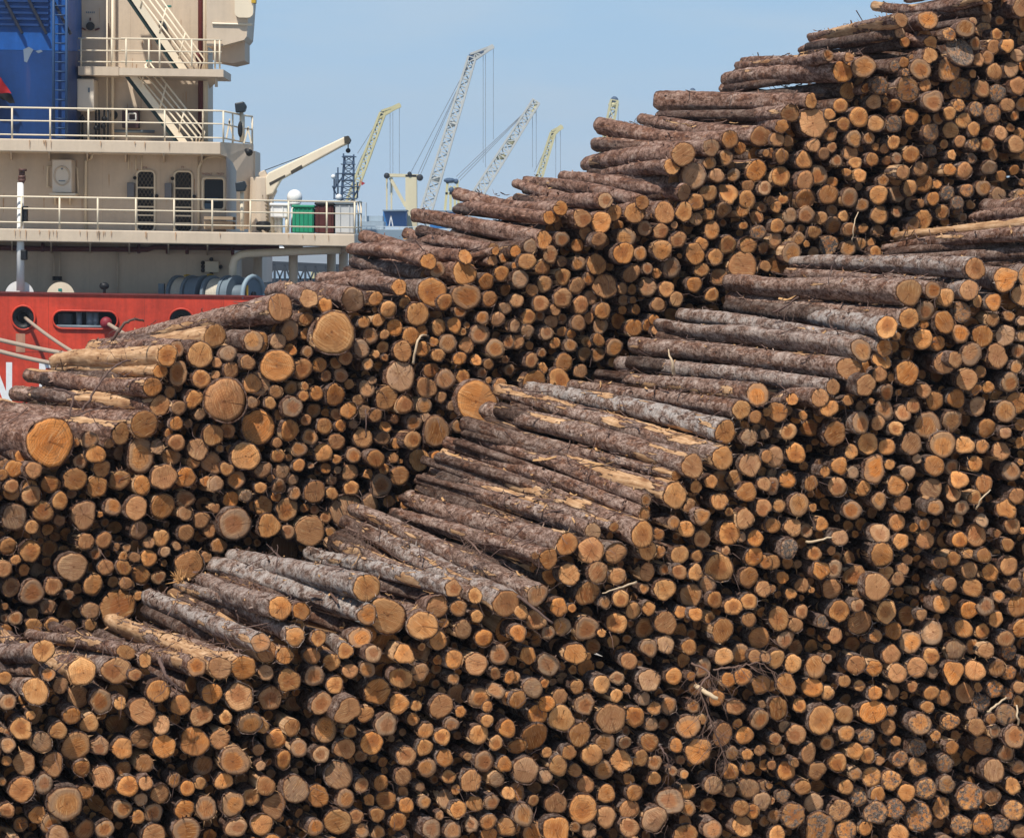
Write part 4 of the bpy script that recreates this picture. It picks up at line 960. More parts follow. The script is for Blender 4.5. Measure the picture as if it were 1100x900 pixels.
m = MB(); sbox(m, 177, 3.2, 184, 4.8, 3.385, 3.41); sbox(m, 157, 62.5, 163, 64.5, .68, .70); m.build('teal_notice', TEAL, wall3)
m = MB(); sbox(m, 82.5, 83.5, 101, 118, 2.3, 3.39); lk = m.build('white_locker', paint('locker_cream', (.76, .68, .56), .04, .2), ship, bevel=.04)
m = MB(); sbox(m, 94.5, 93, 96.5, 98, 2.28, 2.31); m.build('handle', GREYP, lk)
m = MB(); sbox(m, 131, 114.5, 149, 135.5, 3.0, 3.39); hb = m.build('hose_cabinet', paint('cabinet_maroon', (.045, .018, .02), .1), wall3, bevel=.03)
m = MB(); lp_ = rrect(138, 120, 146, 127, 1, 2.99); m.tube(lp_ + [lp_[0]], .025, 4, False); sbox(m, 139.5, 129, 143, 130, 2.98, 2.999); m.build('pictogram', WHITE, hb)
m = MB(); m.ball(S(122.5, 122, 3.3), .12, 10, 8, (1, .8, 1.2)); m.build('horn', BLACK, ship, True); m = MB()
for x in (88.5, 103, 106.5, 112, 116): m.tube([S(x, 122 if x < 100 else 116, 2.7), S(x, 150, 2.7)], .035, 6)
for x, y in ((103.5, 136), (111, 134), (112, 126), (88, 126)): m.ball(S(x, y, 2.6), .09)
m.build('valve_gear', BLACK, ship, True)
m = MB(); m.tube([S(120, 139, 3.2), S(166, 139, 3.2)], .05); m.build('wall_pipe', GREYP, wall3, True)
# funnel
m = MB(); sbox(m, -150, 54, 70, 150, .9, 3.38); m.prism([S(70.3, 54, .9), S(83, 54, 2.2), S(81, 150, 2.2), S(70.3, 150, .9)], (0, 1.1, 0)); fn = m.build('funnel', DBLUE, ship)
m = MB(); sbox(m, -150, -160, 70, 53.7, .9, 3.38); m.prism([S(70.3, -160, .9), S(80, -160, 2.2), S(83, 53.7, 2.2), S(70.3, 53.7, .9)], (0, 1.1, 0)); m.build('funnel_top', BLUE, fn)
m = MB()
for k in range(9): sbox(m, -150, -26 + k * 6.4, 52, -23.5 + k * 6.4, .78, .897)
m.build('louvre', DBLUE, fn)
for xa in (4, 30, 56):
    m = MB(); m.bar(S(xa, -2, .7), S(xa + 20, 36, .7), .14, .08); m.build('funnel_stay', flat('stay_dark', (.012, .016, .03), .6), fn)
m = MB()
for x in (57.5, 71.5): m.tube([S(x, -40, .55), S(x, 146, .55)], .05, 6)
for k in range(19): m.tube([S(57.5, -35 + k * 10.1, .55), S(71.5, -35 + k * 10.1, .55)], .022, 5)
m.build('ladder', flat('ladder_blue', (.03, .07, .16), .5), fn, True)
m = MB()
m.prism([S(25, 53, .893), S(31, 50, .893), S(36, 53, .893), S(33, 58, .893), S(29, 67, .893), S(26, 66, .893)], (0, .004, 0)); m.prism([S(38, 54.5, .893), S(44, 53, .893), S(46, 55, .893), S(41, 57, .893)], (0, .004, 0)); m.build('worn_patch', paint('worn_grey', (.13, .17, .23), .25), fn)
# bridge wing overhang
m = MB(); m.prism([S(222, -60, .8), S(270, -60, .8), S(268, -5, .8), S(265, 35, .8), S(262, 39, .8), S(237, 46, .8), S(222, 46, .8)], (0, 2.4, 0)); bw = m.build('bridge_wing', BEIGE, ship)
m = MB(); m.tube([S(228, 22, .76), S(271, 22.5, .76)], .04, 6); m.prism(rrect(252, -60, 272, 15, 6, .55), (0, .25, 0)); m.build('wing_trim', BEIGE_L, bw)
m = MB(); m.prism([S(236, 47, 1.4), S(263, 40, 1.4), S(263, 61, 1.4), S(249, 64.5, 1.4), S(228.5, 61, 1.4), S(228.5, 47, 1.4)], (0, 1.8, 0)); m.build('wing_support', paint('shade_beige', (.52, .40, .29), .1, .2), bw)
m = MB(); sbox(m, 270, -6, 274.5, -1, .5, .9); m.build('wing_lamp', YBR, bw)

# plate seams, scupper rust and cable runs
SEAM = paint('seam_paint', (.50, .40, .30), .15, .5)  # plate joints, a tone darker than the wall paint
RUSTM = paint('rust_run', (.47, .30, .18), .3, .6, .85, 3)
m = MB()
for x in (-60, 18, 110, 172, 206): sbox(m, x, 164, x + .35, 245, HD - .004, HD - .001)
m.build('plate_seam', SEAM, wall2)
m = MB()
for x in (-40, 40, 96, 148, 200): sbox(m, x, 262, x + .35, 316, 3.195, 3.199)
m.build('plate_seam', SEAM, wall1)
m = MB()
for x in (105, 140, 188, 204): sbox(m, x, 4, x + .3, 149, 3.395, 3.399)
sbox(m, 84, 55, 227, 55.4, 3.394, 3.398); m.build('plate_seam', SEAM, wall3)
def runs(mat, parent, name, spots, d):
    m = MB()
    for x, y0, ln, w_ in spots:
        k = 7; L_ = [S(x - w_ / 2 * (1 - (i / k) ** 1.5) + R.gauss(0, .08), y0 + ln * i / k, d) for i in range(k + 1)]; R_ = [S(x + w_ / 2 * (1 - (i / k) ** 1.5) + .12 + R.gauss(0, .08), y0 + ln * i / k, d) for i in range(k + 1)]
        m.prism(L_ + R_[::-1], (0, .002, 0))
    return m.build(name, mat, parent)
runs(RUSTM, deck1, 'rust_run', [(R.uniform(-60, 380), 246.5, R.uniform(4, 11), R.uniform(.5, 1.4)) for _ in range(26)], -.034)
runs(RUSTM, deck2, 'rust_run', [(R.uniform(-60, 235), 150, R.uniform(4, 10), R.uniform(.5, 1.3)) for _ in range(16)], .166)
runs(RUSTM, wall2, 'rust_run', [(R.uniform(0, 212), R.uniform(166, 215), R.uniform(6, 24), R.uniform(.4, 1.1)) for _ in range(22)], HD - .006)
runs(RUSTM, wall3, 'rust_run', [(R.uniform(100, 226), R.uniform(2, 120), R.uniform(6, 22), R.uniform(.4, 1.0)) for _ in range(22)], 3.39)
m = MB()
for x in (52, 155, 240): sbox(m, x, 315.2, x + .3, 440, -.005, -.001)
sbox(m, -60, 377, 300, 377.5, -.0055, -.001); m.build('plate_seam', paint('hull_seam', (.22, .03, .02), .2, .4), hull)

# light mast at the bulwark
m = MB(); m.tube([S(22, 312, .3), S(22, 196, .3)], [.13, .10], 12); pm = m.build('signal_mast', WHITE, ship, True)
m = MB(); sbox(m, 20, 181, 27, 183.5, .15, .5); m.tube([S(23.5, 184, .3), S(23.5, 188, .3)], .10); m.tube([S(23.5, 188.4, .3), S(23.5, 192, .3)], .12); m.tube([S(23.5, 192, .3), S(23.5, 197, .3)], [.14, .06]); m.build('mast_lamp', paint('lamp_rust', (.10, .045, .035), .2), pm, True)
m = MB(); sbox(m, 22.5, 221, 28.5, 239, .1, .45); m.tube([S(24, 222, .05), S(24, 238, .05)], .03); m.build('lamp_box', BLACK, pm, bevel=.03); m = MB(); sbox(m, 22, 268, 28, 279, .1, .45); m.build('lamp_box', BLACK, pm, bevel=.03)

# mooring reels on the aft deck: one shaft running away to the left, seen from its end
ax = np.array([-.86, .51, 0.0]); ax /= np.linalg.norm(ax); C0 = S(272, 312, .55)
def wheel(mb, t0, t1, r_, n=40): return mb.tube([C0 + ax * t0, C0 + ax * t1], r_, n)
fl0 = wheel(MB(), .02, .12, .555).build('winch_flange', paint('disc_blue_grey', (.13, .19, .24), .12), ship)
rl = fl0
for t0 in (.62, .92, 1.55, 1.85, 2.35, 2.9):
    wheel(MB(), t0, t0 + .10, .60).build('winch_flange', GREYP, ship)
wheel(MB(), .125, 2.95, .30, 24).build('winch_drum', GREYP, ship, True)
for t0, t1, r_ in ((1.03, 1.54, .50), (2.46, 2.89, .52)):
    m = MB(); k = t0
    while k < t1 - .05: wheel(m, k, k + .055, r_ + .012 * R.random(), 26); k += .06
    m.build('wound_rope', flat('pale_rope', (.62, .56, .45), .9, 0, .2, 25), ship, True)
wheel(MB(), .73, .91, .56).build('brake_drum', GREYP, ship); wheel(MB(), 1.97, 2.3, .57).build('brake_drum', GREYP, ship)
u_ = np.array([0, 0, 1.0]); v_ = np.cross(ax, u_)
m = MB(); lp_ = [C0 + .57 * (math.cos(q) * u_ + math.sin(q) * v_) for q in np.linspace(0, 6.283, 40)]; m.tube(lp_, .075, 8, False); m.build('winch_end_rim', paint('rim_blue', (.25, .33, .38), .12), fl0, True)
m = MB(); m.bar(C0 + v_ * -.36 + u_ * .3 - ax * .02, C0 + v_ * -.36 - u_ * .5 - ax * .02, .07); m.build('brake_band', YBR, fl0)
m = MB(); lp_ = [C0 + ax * 2.6 + .60 * (math.cos(q) * u_ + math.sin(q) * v_) for q in np.linspace(-.2, 1.9, 14)]; m.tube(lp_, .035, 6); m.build('brake_band', YBR, ship)
m = MB(); lp_ = [C0 + ax * 1.7 + .62 * (math.cos(q) * u_ + math.sin(q) * v_) for q in np.linspace(-.2, .9, 10)]; m.tube(lp_, .03, 6); m.build('brake_band', YBR, ship)
m = MB(); m.tube([C0 + ax * .6 + u_ * .5 - v_ * -.42, C0 + ax * 2.8 + u_ * .5 - v_ * -.42], .04, 6); m.build('winch_bar', GREYL, ship, True)
m = MB(); wheel(m, -.06, .02, .09, 14); m.build('shaft_end', BLACK, fl0)
m = MB(); sbox(m, 170, 302, 176, 318, 1.8, 2.19); m.build('control_box', GREYP, ship)

# provision crane
m = MB(); m.tube([S(281, 246, 1.45), S(281, 186, 1.45)], [.42, .36], 16); m.prism([S(277, 188, 1.2), S(278, 181, 1.2), S(284, 178, 1.2), S(288, 186, 1.2), S(297, 200, 1.2), S(293, 208, 1.2), S(288, 246, 1.2), S(277, 246, 1.2)], (0, .5, 0)); cr = m.build('provision_crane', BEIGE, ship, bevel=.03)
m = MB(); m.prism([S(285, 186, 1.1), S(288.5, 181, 1.1), S(370, 141, 1.1), S(375.5, 143.5, 1.1), S(374.5, 148, 1.1), S(366, 152, 1.1), S(302, 188, 1.1), S(293, 204, 1.1), S(286, 206, 1.1)], (0, .5, 0)); jb = m.build('jib', BEIGE_L, cr, bevel=.04)
m = MB(); m.prism([S(312, 179, 1.09), S(324, 172, 1.09), S(325.5, 176, 1.09), S(313.5, 182.5, 1.09)], (0, .008, 0)); m.prism([S(289, 192, 1.09), S(306, 183, 1.09), S(306.5, 185.5, 1.09), S(290, 195, 1.09)], (0, .006, 0)); m.prism([S(369.5, 141, 1.0), S(374, 140, 1.0), S(376.4, 144, 1.0), S(374.8, 148, 1.0), S(370, 148.5, 1.0)], (0, .65, 0)); m.build('jib_marking', flat('jib_dark', (.05, .045, .035), .6), jb)
m = MB(); m.tube([S(374, 147, 1.3), S(374, 158, 1.3)], .02, 5); m.ball(S(374, 156, 1.3), .08); m.tube([S(281, 180, 1.3), S(340, 157, 1.3), S(370, 142, 1.3)], .012, 4); m.build('hoist_wire', BLACK, cr, True)
m = MB()
for k in range(9): m.bar(S(282, 212 + k * 4, 1.1), S(288, 212 + k * 4, 1.1), .03)
m.bar(S(282, 205, 1.1), S(282, 246, 1.1), .04); m.bar(S(288, 205, 1.1), S(288, 246, 1.1), .04); m.build('ladder', flat('ladder_brown', (.16, .12, .07), .6), cr)

# things standing on the aft deck
def bin_thing(name, label, cat, x0, x1, y0, y1, d0, d1, mat, lidmat, ribs=4):
    a = S((x0 + x1) / 2, y1, (d0 + d1) / 2); root = empty(name, a, label, cat)
    m = MB(); sbox(m, x0, y0 + 3.2, x1, y1, d0, d1); b_ = m.build('body', mat, root, bevel=.04)
    m = MB()
    for k in range(ribs):
        xx = x0 + (x1 - x0) * (k + .5) / ribs; sbox(m, xx - .5, y0 + 4, xx + .5, y1 - 1, d0 - .04, d0 - .002)
    m.build('rib', mat, root)
    m = MB(); sbox(m, x0 - .8, y0, x1 + .8, y0 + 3, d0 - .06, d1 + .06); m.build('lid', lidmat, root, bevel=.03)
    return root
bin_thing('deck_box', 'low white deck box beside the foot of the ship crane', 'box', 287, 309, 213.5, 229, 1.2, 2.2, WHITE, WHITE, 2)
for x in (288, 308):
    for d_ in (1.3, 2.1): MB().tube([S(x, 229, d_), S(x, 245.5, d_)], .05).build('leg', BEIGE_L, bpy.data.objects['deck_box'], True)
for x in (295, 300): MB().tube([S(x, 229.5, 1.6), S(x, 245.5, 1.6)], .11).build('leg', WHITE, bpy.data.objects['deck_box'], True)
bin_thing('deck_bin', 'green waste bin on the deck behind the ship railing', 'bin', 314, 337, 215, 245, 1.0, 2.0, GREEN, GREEN, 5)
bin_thing('deck_bin', 'dark maroon bin between the green bin and the grey container', 'bin', 338.5, 358.5, 212, 245, 1.0, 2.0, BROWN, BLACK, 3)
bin_thing('deck_container', 'pale grey container at the end of the ship deck', 'container', 360, 380, 211, 245, 1.0, 2.4, GREYL, GREYP, 2)
dome = empty('satellite_dome', S(316.5, 245, 2.6), 'round white satellite dome above the green deck bin', 'antenna')
m = MB(); m.ball(S(316.5, 207, 2.6), .25, 24, 16); m.build('radome', flat('radome_white', (.85, .85, .84), .4, 0, .03), dome, True)
m = MB(); m.tube([S(316.5, 214, 2.6), S(316.5, 245, 2.6)], .12); m.tube([S(316.5, 212.5, 2.6), S(316.5, 216, 2.6)], [.22, .14], 16); m.build('pedestal', WHITE, dome, True)
fd_ = empty('deck_gear', S(298, 246, .7), 'dark coil of hose lying by the railing post on deck', 'hose')
m = MB()
for k in range(4):
    lp_ = [S(283 + 6 * math.cos(a) , 241 - k * 1.6 + 1.2 * math.sin(a), .9 + .2 * math.sin(a)) for a in np.linspace(0, 6.28, 20)]; m.tube(lp_, .06, 6)
m.build('coil', BLACK, fd_, True)
pal = empty('pallet', S(231, 245, 1.2), 'stack of planks lying on the deck below the ship window', 'planks')
m = MB()
for k in range(3): sbox(m, 219, 229 + k * 5, 250, 232.4 + k * 5, .9 + .1 * k, 2.0)
m.build('plank', paint('plank_brown', (.33, .25, .17), .2, 0, .9, 2), pal)
# flag
fl2 = empty('flag', S(-14, 66, .4), 'drooping red and black flag in front of the blue funnel', 'flag')
m = MB(); m.tube([S(-15, 149, .4), S(-15, 60, .4)], .04); m.build('flagstaff', BEIGE_L, fl2, True)
def cloth(a, b, c, d, n=8):
    m = MB(); vs = []; fs = []
    for i in range(n + 1):
        for j in range(n + 1):
            u, v_ = i / n, j / n
            p_ = (1 - u) * (1 - v_) * S(*a, .4) + u * (1 - v_) * S(*b, .4) + u * v_ * S(*c, .4) + (1 - u) * v_ * S(*d, .4)
            p_ = p_ + np.array([0, .09 * math.sin(6 * u + 3 * v_), .03 * math.sin(9 * u)]); vs.append(p_)
    for i in range(n):
        for j in range(n): fs.append((i * (n + 1) + j, (i + 1) * (n + 1) + j, (i + 1) * (n + 1) + j + 1, i * (n + 1) + j + 1))
    vs2 = vs + [v_ + np.array([0, .012, 0]) for v_ in vs]; k = len(vs); fs2 = fs + [tuple(i + k for i in f)[::-1] for f in fs]
    m.add(vs2, fs2); return m
cloth((-15, 62), (4, 89), (12, 101), (-15, 98)).build('red_field', FRED, fl2, True); cloth((-15, 98.4), (12, 101.4), (16, 112), (4, 108)).build('black_field', FBLK, fl2, True)

# mooring ropes: from the ship's fairleads to bollards on the quay behind the pile
def rope(name, label, a, b, sag, r_):
    pts = [a + (b - a) * u + np.array([0, 0, -sag * 4 * u * (1 - u)]) for u in np.linspace(0, 1, 40)]
    m = MB(); m.tube(pts, r_, 8)
    o = m.build(name, ROPE, None, True); tag(o, label, 'rope', 'mooring ropes of the ship'); return o
B1 = np.array([-4.2, 77.0, .35])
rope('mooring_rope', 'mooring rope coming out of the round hole in the red hull', S(27, 341, .2), P(190, 420, 77), .35, .055)
rope('mooring_rope', 'upper rope of the pair sloping across the red hull', P(-120, 330, 92), P(190, 397, 77), .25, .062)
rope('mooring_rope', 'lower rope of the pair sloping across the red hull', P(-120, 331, 92), P(170, 402, 77), .45, .062)
rope('mooring_rope', 'short thick rope leaving the oblong chock with the red float', S(116, 346, -.1), P(210, 400, 77), .05, .065)

# ------------------------------------------------------------------ shed and truss seen under the deck
shed = empty('quay_shed', (-12, 150, 0), 'long grey shed roof seen under the ship deck', 'shed')
m = MB(); m.prism([P(215, 264, 150), P(470, 266, 150), P(470, 291, 140), P(215, 279, 140)], (0, .3, .02)); m.build('roof', ROOF, shed)
m = MB(); m.prism([P(215, 277, 139.9), P(470, 289, 139.9), P(470, 298, 139.9), P(215, 287, 139.9)], (0, .3, 0)); m.build('eave', paint('eave_dark', (.05, .06, .075), .1), shed)
m = MB(); a0 = P(215, 286, 146); m.box((a0[0], 146, -2), (P(470, 290, 146)[0], 147, a0[2] - .6)); m.build('wall', HAZEG, shed)
m = MB(); m.tube([P(280, 265.5, 139.6), P(470, 277, 139.6)], .06); m.build('roof_rib', WHITE, shed)
tr = empty('lattice_gantry', (-10, 132, 0), 'dark lattice girder crossing behind the deck pillars', 'gantry')
m = MB(); xs_ = list(range(262, 440, 11))
for y in (286, 312): m.bar(P(240, y - 6, 132), P(450, y + 4, 132), .14)
for i, x in enumerate(xs_):
    yo = (x - 262) * .047; m.bar(P(x, 281 + yo, 132), P(x, 330, 132), .10); m.bar(P(x, 283 + yo, 132), P(x + 11, 310 + yo, 132), .07); m.bar(P(x + 11, 284 + yo, 132), P(x, 310 + yo, 132), .07)
m.build('girder', flat('girder_slate', (.045, .055, .07), .6), tr)

# ------------------------------------------------------------------ far harbour cranes
def lattice(mb, a, b, wa, wb, n, t_):
    a = np.array(a, float); b = np.array(b, float); d = (b - a); d /= np.linalg.norm(d)
    sx = np.cross(d, (0, 1, 0)); sx /= np.linalg.norm(sx); sy = np.array([0, 1.0, 0])
    def pt(u, i):
        w_ = (wa + (wb - wa) * u) / 2; return a + (b - a) * u + sx * w_ * (1, 1, -1, -1)[i] + sy * w_ * (1, -1, -1, 1)[i]
    for i in range(4):
        mb.bar(pt(0, i), pt(1, i), t_)
        j = (i + 1) % 4
        for k in range(n):
            u0, u1 = k / n, (k + 1) / n
            mb.bar(pt(u0, i), pt(u1, j), t_ * .55) if k % 2 else mb.bar(pt(u0, j), pt(u1, i), t_ * .55)
            mb.bar(pt(u1, i), pt(u1, j), t_ * .5)
def crane(label, Y, base, tip, jib, wpx, mat, jibmat, hoists, back, n=16, plates=(.45,), cab=True, heads=True):
    root = empty('harbour_crane', (P(*base, Y)[0], Y, -2), label, 'crane', 'cranes along the far quay')
    s_ = Y / F; m = MB(); lattice(m, P(*base, Y), P(*tip, Y), wpx * s_, wpx * .62 * s_, n, .30 * Y / 450); bm_ = m.build('boom', mat, root)
    for u in plates:
        q = P(*base, Y) * (1 - u) + P(*tip, Y) * u
        MB().ball(q, wpx * s_ * .5, 10, 6, (1, .8, .5)).build('boom_platform', jibmat, bm_)
    if jib:
        m = MB(); lattice(m, P(*tip, Y), P(*jib, Y), wpx * .6 * s_, wpx * .12 * s_, 5, .3 * Y / 450); m.bar(P(*tip, Y), P(*jib, Y), .7 * Y / 450); m.build('fly_jib', jibmat, root)
    m = MB()
    if heads:
        m.ball(P(*tip, Y), wpx * s_ * .36, 10, 8); 
        if jib: m.ball(P(jib[0] * .45 + tip[0] * .55, jib[1] * .45 + tip[1] * .55, Y), wpx * s_ * .3, 10, 8)
    else: m.prism([P(tip[0] - 5, tip[1] + 11, Y - .5), P(tip[0] + 1, tip[1] - 1, Y - .5), P(tip[0] + 2, tip[1] + 1, Y - .5), P(tip[0] - 1, tip[1] + 13, Y - .5)], (0, 1, 0))
    m.build('sheave_head', NAVY if heads else jibmat, root)
    m = MB()
    for hx, hy0, hy1 in hoists: m.tube([P(hx, hy0, Y), P(hx, hy1, Y)], .035 * Y / 450, 4)
    for bx, by in back: m.tube([P(*tip, Y), P(bx, by, Y)], .05 * Y / 450, 4)
    m.build('cable', CABLE, root)
    if cab:
        m = MB(); z0 = P(*base, Y)[2]; x0 = P(*base, Y)[0]
        m.box((x0 - 3, Y - 3, -2.5), (x0 + 3, Y + 3, z0 + .6)); m.build('machine_house', mat, root)
    return root
crane('yellow lattice crane left of the cream gantry with a short bent jib', 430, (358, 265), (411, 122), (430, 113), 9, YEL, YEL, [(419, 122, 210), (422, 121, 210), (429, 114, 190)], [(384, 165), (378, 190)], 18, (.45, .97))
crane('tallest crane, a pale grey lattice boom with a jib pointing right', 430, (446, 266), (507, 62), (530, 50), 13, PGRY, PGRY, [(519, 60, 175), (521.5, 59, 180), (530, 51, 150)], [(449, 187), (452, 187), (441, 186)], 26, (.36, .65))
crane('leaning lattice crane with a solid yellow tip, right of the tallest crane', 430, (477, 266), (576, 109), None, 13, PGRY, YEL, [(572, 118, 180), (576, 116, 180)], [(492, 192), (494, 194), (490, 190)], 24, (.62, .72), True, False)
crane('small yellow crane rising just left of the upper logs', 620, (556, 266), (594, 143), (604, 136), 8, YEL, YEL, [(597, 142, 195), (602, 138, 195)], [(574, 185)], 18, (.5, .96))
crane('farthest crane, only its pale top showing above the logs', 700, (630, 266), (660, 108), None, 12, YEL, YEL, [(664, 110, 160)], [(645, 160)], 16, (.97,), True, True)
crane('pale crane tip peeping over the log skyline far right', 700, (722, 266), (744, 98), None, 9, PGRY, YEL, [], [], 8, (.97,), True, True)
# cream portal frame
gt = empty('portal_gantry', P(434, 245, 400), 'cream portal frame with one thick column beside the blue shed', 'gantry')
m = MB(); m.prism([P(435.5, 188, 400), P(447.5, 188, 400), P(448, 256, 400), P(435.5, 256, 400)], (0, 2.4, 0)); m.build('column', CRM, gt)
m = MB(); m.prism([P(415, 186.5, 400), P(450, 187.5, 400), P(450, 190.5, 400), P(415, 190, 400)], (0, 2, 0)); m.build('beam', CRM, gt)
m = MB(); [m.bar(P(x, 190, 401), P(x, 232, 401), .22) for x in (415.5, 420.5)]; m.bar(P(419, 191, 400.4), P(436, 222, 400.4), .42); m.build('strut', CRM, gt)
m = MB(); m.ball(P(415.5, 189, 400), .4); m.ball(P(451, 191, 400), .45); m.ball(P(440, 187, 400), .3); m.build('sheave', BLACK, gt)
bs = empty('dock_shed', P(425, 245, 395), 'bright blue flat shed below the cream portal frame', 'shed')
m = MB(); m.prism([P(411.5, 227, 395), P(436, 226.5, 395), P(436, 243, 395), P(411.5, 243, 395)], (0, 8, 0)); m.build('wall', SHED, bs)
m = MB(); m.prism([P(411, 225.6, 391.2), P(436.5, 225.3, 391.2), P(436.5, 226.7, 391.2), P(411, 226.9, 391.2)], (0, 8.4, 0)); m.build('roof_edge', HAZEG, bs)
m = MB(); m.bar(P(418, 243, 391.0), P(420, 232, 391.0), .12); m.bar(P(420, 232, 391.0), P(422, 243, 391.0), .12); m.build('ladder', WHITE, bs)
bs2 = empty('dock_shed', P(476, 245, 398), 'blue shed under the yellow frame, half hidden by logs', 'shed')
m = MB(); m.prism([P(462, 227, 398), P(492, 228, 398), P(492, 245, 398), P(462, 245, 398)], (0, 8, 0)); m.build('wall', SHED, bs2)
m = MB(); m.prism([P(461, 225.7, 397.8), P(493, 226.7, 397.8), P(493, 228.2, 397.8), P(461, 227.2, 397.8)], (0, 8.4, 0)); m.build('roof_edge', HAZEG, bs2)
af = empty('hoist_frame', P(486, 235, 399), 'yellow hoist frame on legs right of the tallest crane', 'hoist')
m = MB()
for a, b in (((478, 226), (481, 194)), ((493, 226), (491, 194)), ((484, 226), (484, 200)), ((489, 226), (488, 200)), ((479, 196), (493, 195)), ((478.5, 208), (492, 208))): m.bar(P(*a, 399), P(*b, 399), .32)
m.build('frame', YEL, af)
m = MB(); m.ball(P(483, 194, 399), .5, 10, 6, (1.6, 1, .7)); m.ball(P(490, 195, 399), .35); m.ball(P(485, 204, 399), .4); m.build('sheave', NAVY, af)
# grey ship far behind with lattice mast
gs = empty('grey_ship', P(400, 255, 330), 'low blue grey ship moored beyond the deck bins', 'ship')
m = MB(); m.prism([P(330, 247, 330), P(470, 247, 330), P(464, 262, 330), P(335, 262, 330)], (0, 9, 0)); m.build('hull', HAZEG, gs)
m = MB(); m.prism([P(383, 238, 331), P(412, 238, 331), P(412, 246.8, 331), P(383, 246.8, 331)], (0, 6, 0)); m.prism([P(390, 232, 332), P(411, 232, 332), P(411, 237.8, 332), P(390, 237.8, 332)], (0, 4, 0)); m.build('deckhouse', paint('house_blue_grey', (.34, .42, .48), .08), gs)
m = MB()
for x in range(384, 450, 5): m.bar(P(x, 244, 330.4), P(x, 249, 330.4), .07)
m.bar(P(383, 243, 330.4), P(450, 244, 330.4), .08); m.bar(P(383, 246, 330.4), P(450, 247, 330.4), .06); m.tube([P(393, 218, 331.5), P(393, 238, 331.5)], .12); m.bar(P(384, 218, 331.5), P(394, 218, 331.5), .1); m.build('deck_rail', paint('rail_pale', (.5, .56, .6), .05), gs)
ms = empty('lattice_mast', P(370, 247, 325), 'dark blue lattice mast with platforms behind the deck containers', 'mast')
m = MB(); lattice(m, P(372, 247, 325), P(375, 168, 325), 16 * .1, 9.5 * .1, 12, .16)
for y, x0, x1 in ((213, 358, 384), (200, 357, 386), (186, 361, 382), (176, 366, 382), (168, 367, 383), (193, 362, 380)): m.box(P(x0, y, 324.2), P(x1, y + 1.3, 326))
for x, y0, y1 in ((359, 190, 214), (363, 180, 213), (384, 196, 213), (361, 186, 200), (380, 166, 176), (369, 165, 170)): m.bar(P(x, y0, 325), P(x, y1, 325), .16)
for a, b in (((357, 200), (364, 214)), ((386, 200), (379, 214)), ((358, 205), (368, 190))): m.bar(P(*a, 325), P(*b, 325), .14)
m.build('mast_frame', NAVY, ms)
m = MB(); m.ball(P(364, 212, 324), .35); m.ball(P(358, 190, 324.5), .25); m.build('sensor', WHITE, ms, True)
m = MB(); m.prism([P(388, 195, 325), P(392.5, 197, 325), P(388.5, 199.5, 325)], (0, .05, 0)); m.bar(P(386, 200, 325), P(388, 193, 325), .06); m.build('pennant', FRED, ms)
BRN = flat('dry_twig_wood', (.17, .105, .08), .9, 0, .4, 40)
# ------------------------------------------------------------------ loose wood: branches, strips, flakes
def squiggle(pts, n=22, amp=.01, rng=R):
    """smooth curve through the points with a little waviness"""
    P_ = [np.array(p, float) for p in pts]; out = []
    segs = len(P_) - 1; k = max(2, n // segs)
    for i in range(segs):
        p0 = P_[max(i - 1, 0)]; p1 = P_[i]; p2 = P_[i + 1]; p3 = P_[min(i + 2, segs)]
        for j in range(k):
            t_ = j / k
            out.append(.5 * (2 * p1 + (p2 - p0) * t_ + (2 * p0 - 5 * p1 + 4 * p2 - p3) * t_ ** 2 + (3 * p1 - p0 - 3 * p2 + p3) * t_ ** 3) + np.array([rng.gauss(0, amp), rng.gauss(0, amp), rng.gauss(0, amp)]))
    out.append(P_[-1]); return out
def face_pt(pile, x, y, off): return on_face(pile, x, y, off)
def branch(name, label, cat, pile, px, r0, r1, mat, off=-.10, twigs=0, tl=.25, down=.6, group=None, amp=.004, n=22):
    m = MB(); pts = squiggle([face_pt(pile, x, y, (o if (o := (q[0] if q else None)) is not None else off)) for x, y, *q in px], n, amp)
    m.tube(pts, list(np.linspace(r0, r1, len(pts))), 6)
    for k in range(twigs):
        i = R.randrange(2, len(pts)); p = pts[i]; ln = tl * R.uniform(.4, 1.3)
        d = np.array([R.gauss(0, .7), R.gauss(-.1, .25), R.gauss(-down, .5)]); d /= np.linalg.norm(d)
        q = [p, p + d * ln * .5 + np.array([R.gauss(0, .02), R.gauss(0, .02), -.02]), p + d * ln + np.array([R.gauss(0, .04), R.gauss(0, .03), -.06 * down])]
        cv = squiggle(q, 8, .003); rr = r1 * R.uniform(.35, .8); m.tube(cv, list(np.linspace(rr, rr * .4, len(cv))), 4)
        for k2 in range(R.choice([0, 1, 2, 3])):
            p2 = cv[R.randrange(2, len(cv))]; d2 = d + np.array([R.gauss(0, .7), R.gauss(0, .3), R.gauss(0, .7)]); d2 /= np.linalg.norm(d2)
            cv2 = squiggle([p2, p2 + d2 * ln * .2, p2 + d2 * ln * .4 + np.array([0, 0, -.02])], 5, .002); m.tube(cv2, list(np.linspace(rr * .5, rr * .25, len(cv2))), 3)
    o = m.build(name, mat, None, True); return tag(o, label, cat, group)
branch('dead_branch', 'bare twiggy branch hanging down over the lower front pile right of centre', 'branch', 'B', [(742, 712, -.06), (762, 722, -.16), (752, 740, -.2), (764, 775, -.18), (774, 800, -.16), (782, 822, -.12)], .011, .005, BRN, twigs=40, tl=.26)
branch('dead_branch', 'bare fine branch tangle above the hanging branch, around four round ends', 'branch', 'B', [(766, 720, -.15), (790, 716, -.2), (815, 712, -.18), (832, 722, -.14)], .009, .0045, BRN, twigs=26, tl=.20, down=.2)
